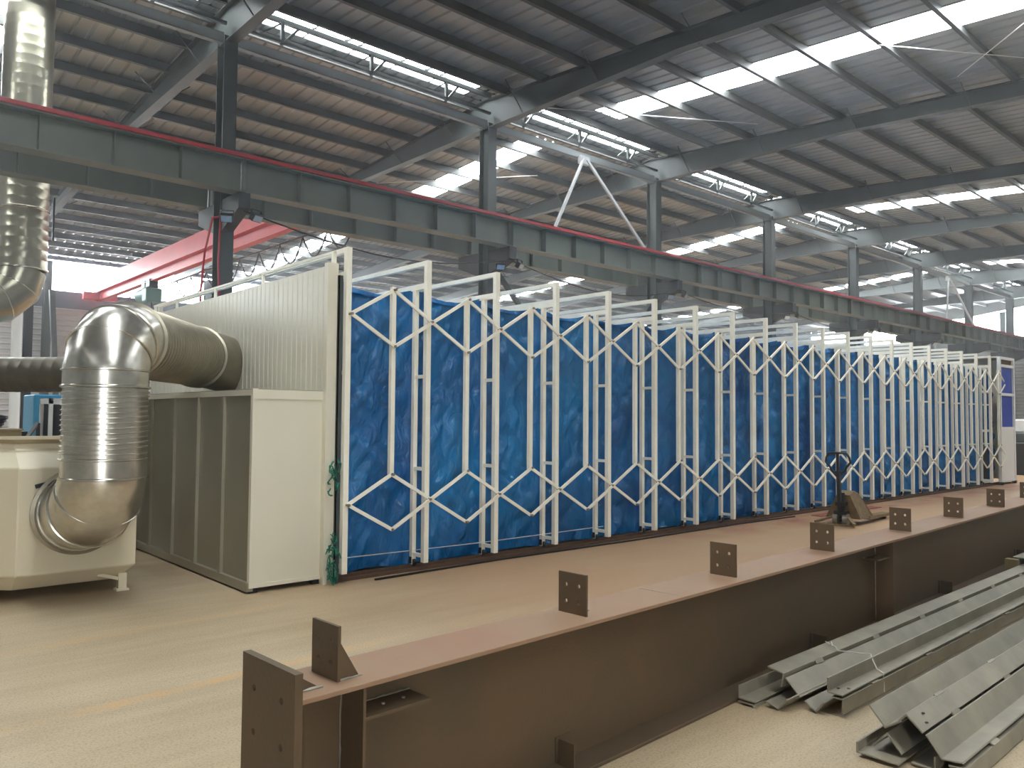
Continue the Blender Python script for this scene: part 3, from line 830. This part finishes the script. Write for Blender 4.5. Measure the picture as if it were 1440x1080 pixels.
fb(MB().bar((HX0 + .12, HY0 - .02, 1.0), (HX0 + .36, HY0 - .02, 1.06), .012, .035), 'latch_bar', 'dark')

DX, DY, DR = 1.93, 7.36, .335
HZ = .77
RB = .46
RBV = .31
dt = thing('galvanised_duct', (DX, DY, 0), 'large shiny galvanised duct rising from the fan housing and elbowing into the ribbed wall', 'duct')
def db(mb, n, m_, **k): return mb.xf(Matrix.Translation((-DX, -DY, 0))).build(n, m_, dt, smooth=True, **k)
def ring_mb(mb, c, axis, r, w=.012, h=.02, n=48):
    c = Vector(c); a = Vector(axis).normalized()
    mb.tube([c - a * w, c - a * w * .4, c + a * w * .4, c + a * w], [r, r + h, r + h, r], n, cap=False); return mb
def elbow_pts(c0, d0, d1, rb, n):
    """arc from c0 heading d0 turning to d1 with radius rb (90 degrees), as n gores"""
    c0 = Vector(c0); d0 = Vector(d0).normalized(); d1 = Vector(d1).normalized()
    out = []
    for i in range(n + 1):
        a = math.pi / 2 * i / n
        out.append(c0 + d0 * rb * math.sin(a) + d1 * rb * (1 - math.cos(a)))
    return out
# lower elbow: from the housing face toward the camera, then up
p0 = Vector((DX - .06, HY0, HZ)); z1 = HZ + RBV
arc = [Vector((DX - .06 + .06 * i / 3, DY + RB * math.cos(a), HZ + RB - RB * math.sin(a))) for i, a in enumerate([R(90), R(60), R(30), R(0)])]
arc = [Vector((DX - .06 + .06 * min(1, i / 3), DY + RB - RB * math.sin(R(30 * i)), HZ + RBV - RBV * math.cos(R(30 * i)))) for i in range(4)]
path = [p0] + arc + [arc[-1] + Vector((0, 0, .02))]
db(MB().tube(path, DR, 48, cap=False), 'lower_elbow', 'galv')
for i in range(1, 4):
    tdir = path[i + 1] - path[i - 1]
    db(ring_mb(MB(), path[i], tdir, DR, .01, .012), 'seam_ring', 'galv')
db(ring_mb(MB(), p0 + Vector((0, -.02, 0)), (0, 1, 0), DR + .02, .02, .03), 'wall_flange', 'galvdull')
ztop = 2.0
db(MB().tube([(DX, DY, z1), (DX, DY, z1 + .17)], DR - .002, 48, cap=False), 'lower_collar', 'galv')
db(ring_mb(MB(), (DX, DY, z1 + .17), (0, 0, 1), DR, .012, .015), 'seam_ring', 'galv')
db(ring_mb(MB(), (DX, DY, z1 + .01), (0, 0, 1), DR, .012, .012), 'seam_ring', 'galv')
# spiral section with ribs
mb = MB(); pts = []; rr = []
zz = z1 + .18; zend = ztop - .14
n = 14; step = (zend - zz) / n
for i in range(n):
    b_ = zz + i * step
    pts += [(DX, DY, b_), (DX, DY, b_ + step * .68), (DX, DY, b_ + step * .78), (DX, DY, b_ + step * .9)]
    rr += [DR - .006, DR - .006, DR + .006, DR + .006]
pts.append((DX, DY, zend)); rr.append(DR - .006)
mb.tube(pts, rr, 56, cap=False)
# tilt the ribs a little so that they read as a spiral
mb.v = [(x, y, z + (.02 * (x - DX) / DR if zz + .05 < z < zend - .05 else 0)) for x, y, z in mb.v]
db(mb, 'spiral_section', 'galv')
db(ring_mb(MB(), (DX, DY, zend), (0, 0, 1), DR, .015, .015), 'seam_ring', 'galv')
db(MB().tube([(DX, DY, zend), (DX, DY, ztop)], DR, 48, cap=False), 'upper_collar', 'galv')
db(ring_mb(MB(), (DX, DY, ztop), (0, 0, 1), DR, .01, .014), 'seam_ring', 'galv')
HD = Vector((math.cos(R(52)), math.sin(R(52)), 0))
HZ2 = 2.30
e0 = Vector((DX, DY, ztop)); RB2 = HZ2 - ztop
arc = []
ng = 3
RB2v = HZ2 - ztop + .06
for i in range(ng + 1):
    a = R(90 * i / ng); arc.append(e0 + Vector((0, 0, 1)) * (HZ2 - ztop) * math.sin(a) + HD * .40 * (1 - math.cos(a)))
arc = [e0 - Vector((0, 0, .02))] + arc + [arc[-1] + HD * .02]; ng += 2
db(MB().tube(arc, DR, 48, cap=False), 'upper_elbow', 'galv')
for i in range(2, ng - 1): db(ring_mb(MB(), arc[i], arc[i + 1] - arc[i - 1], DR + .004, .01, .012), 'seam_ring', 'galv')
hs = arc[-1]; L1 = 1.86
db(ring_mb(MB(), hs, HD, DR, .02, .022), 'seam_ring', 'galvdull')
mb = MB(); pts = []; rr = []; n = 26
for i in range(n):
    b_ = L1 * i / n; st = L1 / n
    for f, r_ in ((0, -.004), (.7, -.004), (.8, .003), (.92, .003)): pts.append(hs + HD * (b_ + st * f)); rr.append(DR + r_)
pts.append(hs + HD * L1); rr.append(DR - .004)
mb.tube(pts, rr, 48, cap=False); db(mb, 'horizontal_section', 'galvdull')
he = hs + HD * L1
db(ring_mb(MB(), he, HD, DR, .02, .024), 'seam_ring', 'galvdull')
# last gore bends into the wall
g1 = he + HD * .12; g2 = g1 + Vector((.42, .16, -.07)); 
db(MB().tube([he, g1, g2], DR, 48, cap=False), 'end_elbow', 'galvdull')
db(ring_mb(MB(), g1, HD + Vector((.5, 0, 0)), DR + .01, .012, .014), 'seam_ring', 'galvdull')

# tall duct at the left rear going up through the roof
TX, TY, TR = 2.66, 15.35, .375
td = thing('tall_round_duct', (TX, TY, 3.0), 'tall shiny vertical duct at the left edge rising past the crane girders', 'duct')
def t2(mb, n, m_, **k): return mb.xf(Matrix.Translation((-TX, -TY, -3.0))).build(n, m_, td, smooth=True, **k)
pts = []; rr = []; z = 4.05; 
while z < 10.2:
    a_ = .0016 if z < 6 else .0005
    pts += [(TX, TY, z), (TX, TY, z + .13), (TX, TY, z + .145), (TX, TY, z + .16)]; rr += [TR - a_, TR - a_, TR + a_, TR + a_]; z += .17
t2(MB().tube(pts, rr, 48, cap=False), 'riser', 'galvtall')
for z in (4.05, 5.05, 6.75): t2(ring_mb(MB(), (TX, TY, z), (0, 0, 1), TR, .02, .02), 'seam_ring', 'galv')
arc = [Vector((TX - .62 + .62 * math.cos(R(a)), TY - .1 + .1 * math.cos(R(a)), 4.05 - .62 * math.sin(R(a)))) for a in (0, 30, 60, 90)] + [Vector((TX - 2.6, TY - .15, 3.43))]
t2(MB().tube(arc, TR, 48, cap=True), 'lower_elbow', 'galvtall')
for i in range(1, 4): t2(ring_mb(MB(), arc[i], arc[i + 1] - arc[i - 1], TR, .012, .012), 'seam_ring', 'galv')
for x in (TX - .45, TX + .45): t2(MB().box(x - .015, x + .015, TY - .02, TY + .02, 4.6, 5.35), 'hanger', 'dark')
for x in (TX - 2.2,): t2(MB().box(x - .02, x + .02, TY - .03, TY + .03, 0, 3.1), 'support_post', 'steel')

# dark spiral duct running behind
a = Vector((1.45, 11.56, 2.1)); b = Vector((2.62, 10.52, 2.11)); dd = (b - a).normalized(); L1 = (b - a).length
mb = MB(); pts = []; rr = []; n = 12
for i in range(n):
    for f, r_ in ((0, 0), (.75, 0), (.83, .007), (.93, .007)): pts.append(a + dd * L1 * (i + f) / n); rr.append(.212 + r_ * .4)
pts += [b, b + Vector((.16, -.12, -.1)), b + Vector((.2, -.15, -.35)), b + Vector((.2, -.15, -2.0))]; rr += [.212] * 4
mb.tube(pts, rr, 36)
o = mb.build('spiral_pipe', 'galvbrown', smooth=True); tag(o, 'dull grey horizontal spiral duct behind the shiny duct at the left', 'duct')

# ------------------------------------------------------------------ clutter at the left rear
o = MB().cyl((3.42, 20.0, 0), (3.42, 20.0, 5.5), .1, 16).build('white_pipe', 'whitepipe', smooth=True); tag(o, 'white vertical pipe standing at the left, under the tall duct elbow', 'pipe')
o = h_column(MB(), 3.81, 21.0, 0, 6.2, .16, .2).build('stub_column', 'dark'); tag(o, 'dark column just right of the white pipe', 'column')
o = MB().bar((6.1, 30.0, 5.8), (6.45, 30.0, 0), .16, .16).build('leaning_strut', 'steel'); tag(o, 'long dark strut leaning near the far wall left of the duct elbow', 'strut')
bm = thing('blue_machine', (3.05, 16.1, 0), 'bright blue machine cabinet behind the shiny duct at the left', 'machine')
MB().box(0, 1.1, 0, .9, .15, 1.98).build('cabinet', 'bluebox', bm, bevel=.02); MB().box(.12, .3, -.02, 0, .9, 1.6).build('control_panel', 'dark', bm)
MB().box(.05, 1.05, .05, .85, 0, .15).build('plinth', 'dark', bm); MB().box(.5, 1.0, -.02, 0, .3, 1.0).build('door', 'bluebox', bm)
rk = thing('white_rack', (2.66, 13.0, 0), 'white framed open rack with a grey pipe inside, beside the blue machine', 'rack')
for x in (0, .62): 
    for y in (0, .6): MB().box(x, x + .05, y, y + .05, 0, 1.82).build('post', 'whitepipe', rk)
MB().box(0, .67, 0, .05, 1.78, 1.86).box(0, .67, .6, .65, 1.78, 1.86).box(0, .05, 0, .65, 1.78, 1.86).box(.62, .67, 0, .65, 1.78, 1.86).build('top_frame', 'whitepipe', rk)
MB().box(.05, .62, .05, .6, .2, .24).build('shelf', 'steel', rk); MB().cyl((.33, .3, .24), (.33, .3, 1.75), .07, 14).build('inner_pipe', 'wallpale', rk, smooth=True)
MB().box(.05, .62, .6, .62, .24, 1.78).build('back_panel', 'dark', rk)
wb = thing('work_bench', (1.3, 13.0, 0), 'dark cluttered steel bench with cables on it at the left edge', 'bench')
MB().box(0, 1.1, 0, .8, 1.3, 1.38).build('bench_top', 'dark', wb)
for x in (.03, 1.0):
    for y in (.03, .7): MB().box(x, x + .07, y, y + .07, 0, 1.3).build('leg', 'dark', wb)
MB().box(.1, 1.0, .1, .7, .4, 1.25).build('drawer_block', 'dark', wb)
co = MB()
for i in range(5):
    r0 = .2 + .02 * i
    pts = [(1.85 + r0 * math.cos(a_ / 12 * 2 * math.pi) * 1.25, 13.35 + r0 * math.sin(a_ / 12 * 2 * math.pi), 1.4 + .045 * i + .02 * math.sin(a_)) for a_ in range(13)]
    co.tube(pts, .018, 6)
tag(co.build('cable_coil', 'cable'), 'black coil of cable lying on the dark bench', 'cable')
o = MB().box(1.95, 2.15, 13.5, 13.65, 1.38, 1.52).build('small_tin', 'whitepipe', bevel=.01); tag(o, 'small pale tin on the dark bench', 'tin')
o = MB().box(1.0, 1.95, 10.9, 11.6, 0, 1.43).box(.98, 1.97, 10.88, 11.62, 1.43, 1.45).build('tan_crate', 'card'); tag(o, 'tan crate standing behind the beige fan housing', 'crate')
o = MB().bar((2.05, 12.0, 1.05), (2.5, 12.9, 1.5), .04, .04).bar((2.05, 12.0, 1.05), (2.05, 12.0, 0), .06, .06).bar((2.5, 12.88, 1.5), (2.52, 12.9, 0), .05, .05).build('slanted_stand', 'dark'); tag(o, 'dark slanted metal stand in front of the blue machine', 'stand')
# right rear
mc = thing('machine_tool', (28.0, 7.6, 0), 'dark machine with pale top far right beyond the end cabin', 'machine')
MB().box(0, 2.2, 0, 1.2, 0, 1.0).build('base', 'dark', mc, bevel=.03); MB().box(.2, 2.0, .1, 1.0, 1.0, 1.3).build('body', 'steel', mc, bevel=.03); MB().box(.5, 1.8, .2, .9, 1.3, 1.72).build('hood', 'whitepipe', mc, bevel=.04)
for i, (x, y, w, h, mtn, nm) in enumerate(((33, 9.5, 1.6, 1.2, 'steel', 'grey cabinet on the floor far to the right'), (36, 8.2, 2.2, .9, 'dark', 'low dark bin far to the right'), (30.5, 6.2, 1.0, .5, 'card', 'small tan crate on the floor at the far right'))):
    t = thing('storage_bin', (x, y, 0), nm, 'bin'); MB().box(0, w, 0, 1, 0, h).build('body', mtn, t, bevel=.02); MB().box(-.02, w + .02, -.02, 1.02, h, h + .05).build('rim', 'steel', t)
o = MB().box(12.9, 15.2, 6.55, 6.75, .0, .012).build('floor_strip', 'redrag'); tag(o, 'faded red strip on the floor beside the rail near the pallet truck', 'strip')

# ------------------------------------------------------------------ pallet truck
pt = thing('pallet_truck', (12.15, 5.86, 0), 'worn hand pallet truck with loop handle in front of the blue tunnel', 'pallet truck', rz=R(6))
MB().cyl((.0, -.11, .09), (.0, -.04, .09), .09, 20).build('steer_wheel', 'weld', pt, smooth=True)
MB().cyl((.0, .04, .09), (.0, .11, .09), .09, 20).build('steer_wheel', 'weld', pt, smooth=True)
MB().cyl((0, -.03, .09), (0, .03, .09), .03, 10).box(-.05, .08, -.1, .1, .15, .22).cyl((.02, 0, .2), (.02, 0, .5), .05, 14).box(-.06, .1, -.07, .07, .3, .36).build('pump_body', 'dark', pt)
MB().bar((-.05, 0, .2), (-.1, 0, .78), .07, .045).build('tiller', 'dark', pt)
lp = []
for i in range(17):
    a_ = 2 * math.pi * i / 16
    lp.append((-.115 - .02 * math.sin(a_), .19 * math.cos(a_) * (1.0 if math.sin(a_) > -.2 else .72), .98 + .16 * max(-1, min(.9, math.sin(a_) * 1.2))))
MB().tube(lp, .017, 8, cap=False).bar((-.1, 0, .76), (-.112, 0, .85), .09, .05).bar((-.12, 0, .85), (-.13, 0, 1.13), .05, .03).build('loop_handle', 'black', pt, smooth=True)
mb = MB()
v_ = [(.08, -.27, .1), (.08, .27, .1), (.1, .1, .46), (.1, -.1, .46), (.26, -.12, .52), (.26, .12, .52), (.34, -.16, .47), (.34, .16, .47), (.62, -.27, .13), (.62, .27, .13), (.62, -.27, .06), (.62, .27, .06), (.2, -.27, .1), (.2, .27, .1)]
mb.add(v_, [(3, 2, 5, 4), (4, 5, 7, 6), (6, 7, 9, 8), (8, 9, 11, 10), (0, 3, 4, 12), (12, 4, 6, 10), (6, 8, 10), (1, 13, 5, 2), (13, 11, 7, 5), (7, 11, 9), (0, 1, 2, 3)])
mb.build('load_frame', 'yellowpaint', pt)
for y in (-.19, .19):
    MB().prism([(.5, .06), (1.5, .045), (1.62, .055), (1.62, .085), (.5, .12)], 'y', y - .08, y + .08).build('fork', 'yellowpaint', pt)
    MB().cyl((1.35, y - .05, .04), (1.35, y + .05, .04), .04, 14).build('load_wheel', 'black', pt, smooth=True)
MB().bar((.0, -.1, .13), (-.28, -.3, .05), .05, .03).bar((.0, .1, .13), (-.28, .3, .05), .05, .03).bar((-.28, -.3, .03), (-.28, .3, .03), .03, .03).build('stabiliser', 'yellowpaint', pt)

# ------------------------------------------------------------------ brown H beam in the foreground
BH, BW = .68, .306
bmx = thing('brown_steel_beam', (1.26, 2.453, 0), 'long brown fabricated steel H beam lying on the floor across the foreground', 'steel beam', rz=.0485)
BL = 13.5
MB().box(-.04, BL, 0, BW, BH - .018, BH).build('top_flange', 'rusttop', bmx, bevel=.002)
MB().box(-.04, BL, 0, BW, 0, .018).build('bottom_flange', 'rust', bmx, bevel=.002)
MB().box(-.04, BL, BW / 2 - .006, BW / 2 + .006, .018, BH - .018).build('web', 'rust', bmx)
ep = holed_plate(MB(), .36, .80, .028, 2, 5, .012, .24, .13)
ep.v = [(x - .068, y - .09 + .0, z) for x, y, z in ep.v]; ep.build('end_plate', 'rust', bmx)
MB().prism([(-.04, BH), (.12, BH), (-.04, .785)], 'y', .075, .086).build('end_gusset', 'rust', bmx)
wl = MB(); 
def bead(mb, a, b, r=.006, n=None):
    a = Vector(a); b = Vector(b); L_ = (b - a).length; n = n or max(3, int(L_ / .02)); pts = []; rs = []
    for i in range(n + 1):
        pts.append(a + (b - a) * i / n + Vector((random.uniform(-.002, .002), 0, random.uniform(-.001, .002)))); rs.append(r * random.uniform(.7, 1.3))
    mb.tube(pts, rs, 6)
bead(wl, (-.03, .07, BH), (.13, .07, BH), .007); wl.build('weld_bead', 'weld', bmx)
cy = math.cos(.0485); sy = math.sin(.0485)
for i, X in enumerate((1.457, 2.818, 4.201, 5.565, 7.10, 8.52, 9.98, 11.4)):
    lx = (X - 1.26) / cy - .005
    p = holed_plate(MB(), .176, .195, .012, 2, 2, .0105, .27, .3)
    p.v = [(x + lx, y + .075, z + BH) for x, y, z in p.v]
    o = p.build('lug_plate', 'rust', bmx)
    gy = .09 if i == 0 else .155
    g = MB().prism([(lx + .012, BH), (lx + .1, BH), (lx + .012, BH + .145)], 'y', gy, gy + .01).build('lug_gusset', 'rust', bmx)
    w_ = MB(); bead(w_, (lx + .01, gy - .004, BH), (lx + .11, gy - .004, BH), .006); bead(w_, (lx + .006, .08, BH), (lx + .006, .245, BH), .003); w_.build('weld_bead', 'weld', bmx)
def stiff(lx, y0=0.004, mat_='rust'):
    MB().box(lx, lx + .012, y0, BW / 2 - .006, .02, BH - .02).build('stiffener', mat_, bmx)
    MB().box(lx, lx + .012, BW / 2 + .006, BW - .004, .02, BH - .02).build('stiffener', mat_, bmx)
    w_ = MB(); bead(w_, (lx - .004, BW / 2 - .01, .03), (lx - .004, BW / 2 - .01, BH - .03), .0035, 26); w_.build('weld_bead', 'weld', bmx)
stiff(.255); stiff(5.24); stiff(10.2)
def shelf(x0, x1, z, y0, y1):
    MB().box(x0, x1, y0, y1, z, z + .012).build('bracket_plate', 'rust', bmx)
    w_ = MB(); bead(w_, (x0, y1 - .004, z + .014), (x1, y1 - .004, z + .014), .004)
    for xx in (x0 + (x1 - x0) * .42, x0 + (x1 - x0) * .74): w_.cyl((xx, (y0 + y1) / 2, z + .01), (xx, (y0 + y1) / 2, z + .018), .007, 8)
    w_.build('weld_bead', 'weld', bmx)
shelf(.268, .56, .545, .005, BW / 2 - .006)
shelf(5.0, 5.24, .535, .03, BW / 2 - .006); shelf(5.252, 5.45, .535, .06, BW / 2 - .006)
for lx in (1.42, 4.07, 6.75, 9.4):
    p = MB().box(lx, lx + .008, .03, .125, .018, .135).box(lx, lx + .1, BW / 2 - .014, BW / 2 - .006, .018, .135)
    p.build('cleat', 'rust', bmx)
MB().box(2.27, 2.275, 0.0, .3, BH, BH + .0015).build('splice_weld', 'weld', bmx)

# ------------------------------------------------------------------ grey angle struts
def angle_mb(mb, p0, c, p1, x0, x1, t=.009, skew=(0, 0)):
    """L section through p0 - corner c - p1 in (y, z), running from x0 to x1; thickness set inward"""
    p0, c, p1 = Vector(p0), Vector(c), Vector(p1)
    a = (p0 - c).normalized(); b = (p1 - c).normalized()
    prof = [p0, c, p1, p1 + a * t, c + a * t + b * t, p0 + b * t]
    sl = .018
    vs = []
    for x in (x0, x1):
        for q in prof: vs.append((x, q.x + sl * (x - x0) + 0, q.y))
    n = 6; fs = [(i, (i + 1) % n, n + (i + 1) % n, n + i) for i in range(n)] + [(0, 5, 4, 1), (1, 4, 3, 2), (n, n + 1, n + 4, n + 5), (n + 1, n + 2, n + 3, n + 4)]
    mb.add(vs, fs); return mb
def strut(name, label, group, x0, x1, Ls, spacers, holes=()):
    t = thing(name, (x0, Ls[0][1][0], 0), label, 'steel angle', group)
    T = Matrix.Translation((-x0, -Ls[0][1][0], 0))
    for p0, c, p1 in Ls: angle_mb(MB(), p0, c, p1, x0, x1).xf(T).build('angle', 'angle', t, bevel=.0015)
    for (y0, z0, y1, z1) in spacers:
        x = x0 + .42
        while x < x1:
            d = .018 * (x - x0)
            MB().bar((x, y0 + d, z0), (x, y1 + d, z1), .09, .008, (0, .3, 1)).xf(T).build('spacer_plate', 'angle', t); x += .82
    for (y, z, x) in holes:
        MB().cyl((x, y, z - .002), (x, y, z + .0012), .009, 12).xf(T).build('bolt_hole', 'black', t)
    return t
XE = 11.5
# bundle 1
strut('angle_strut', 'grey double angle strut, upper rear one of the bundle against the brown beam', 'struts beside the brown beam', 4.25, XE,
      [((2.50, .190), (2.395, .172), (2.41, .09)), ((2.385, .150), (2.295, .062), (2.375, .02))], [(2.40, .172, 2.385, .150), (2.43, .165, 2.38, .14)])
strut('angle_strut', 'grey double angle strut, upper front one of the bundle, under the tie wire', 'struts beside the brown beam', 4.27, XE - .4,
      [((2.15, .205), (2.15, .122), (2.062, .122)), ((2.125, .109), (2.058, .109), (2.058, .025))], [(2.075, .118, 2.055, .112)],
      [(2.09, .123 + .009, 4.40), (2.13, .123 + .009, 4.36)][:2])
strut('angle_strut', 'grey double angle strut, lowest one next to the brown beam flange', 'struts beside the brown beam', 4.05, XE,
      [((2.57, .105), (2.57, .03), (2.46, .03)), ((2.57, .02), (2.47, .02), (2.47, .0))], [])
strut('angle_strut', 'grey angle strut with tilted bolted end, in the middle of the bundle bottom', 'struts beside the brown beam', 4.12, XE,
      [((2.44, .03), (2.36, .005), (2.30, .075))], [])
strut('angle_strut', 'short stepped grey angle end between the middle and front struts of the bundle', 'struts beside the brown beam', 4.24, XE - 1,
      [((2.27, .05), (2.20, .004), (2.15, .07))], [])
wr = MB().tube([(4.95, 2.50, .205), (4.92, 2.42, .196), (4.90, 2.395, .18), (4.86, 2.17, .214), (4.84, 2.155, .20), (4.83, 2.12, .145), (4.81, 2.075, .136), (4.80, 2.066, .03)], .004, 6)
wr.tube([(4.97, 2.47, .204), (4.93, 2.45, .216), (4.90, 2.43, .2)], .004, 6)
tag(wr.build('tie_wire', 'wire', smooth=True), 'thin bright wire tied around the bundle of grey angles', 'wire')
# bundle 2
strut('angle_strut', 'grey double angle strut, rear one of the near right bundle', 'struts of the near right bundle', 3.93, XE,
      [((1.77, .235), (1.69, .145), (1.61, .20)), ((1.75, .055), (1.68, .130), (1.61, .05))], [])
strut('angle_strut', 'grey angle strut with two slotted holes, topmost of the near right bundle', 'struts of the near right bundle', 3.93, XE,
      [((1.515, .178), (1.592, .245), (1.63, .20))], [(1.60, .243, 1.585, .238), (1.52, .182, 1.505, .165)], [(1.535, .198, 4.02), (1.565, .224, 4.06)])
strut('angle_strut', 'blue grey double angle strut, front one of the near right bundle', 'struts of the near right bundle', 3.93, XE,
      [((1.508, .170), (1.438, .078), (1.345, .088)), ((1.41, .066), (1.335, .072), (1.315, .005))], [(1.355, .086, 1.33, .074)])
strut('angle_strut', 'flat lying grey angle at the floor under the near right bundle, sticking out left', 'struts of the near right bundle', 3.86, XE,
      [((1.80, .07), (1.80, .018), (1.60, .018))], [])
strut('angle_strut', 'dark grey angle hidden low under the near right bundle', 'struts of the near right bundle', 3.95, XE,
      [((1.58, .01), (1.47, .01), (1.47, .075))], [])
strut('angle_strut', 'pale grey angle end at the right edge above the bundle, close to the brown beam', None, 9.2, 14.5,
      [((2.60, .26), (2.52, .26), (2.52, .17)), ((2.66, .26), (2.60, .26), (2.60, .17))], [])
o = MB().box(9.6, 9.7, 2.45, 2.85, 0, .17).box(12.0, 12.1, 2.45, 2.85, 0, .17).build('timber_bearer', 'card'); tag(o, 'timber blocks under the pale angle at the right edge', 'timber')

# ------------------------------------------------------------------ haze of the hall air, also standing in for skylight bloom
HM = bpy.data.materials.new('haze_and_bloom'); HM.use_nodes = True
nt = HM.node_tree; nt.nodes.clear()
ho_ = nt.nodes.new('ShaderNodeOutputMaterial'); vs_ = nt.nodes.new('ShaderNodeVolumeScatter')
vs_.inputs['Density'].default_value = 0.003; vs_.inputs['Anisotropy'].default_value = 0.78
vs_.inputs['Color'].default_value = (0.92, 0.96, 1.0, 1)
nt.links.new(vs_.outputs[0], ho_.inputs['Volume'])
hz_ = MB().box(XL + .1, XR - .1, YN + .1, YF - .1, .03, 9.6).build('haze', HM)
tag(hz_, 'thin haze filling the air of the hall and standing in for skylight bloom', 'haze', kind='stuff')
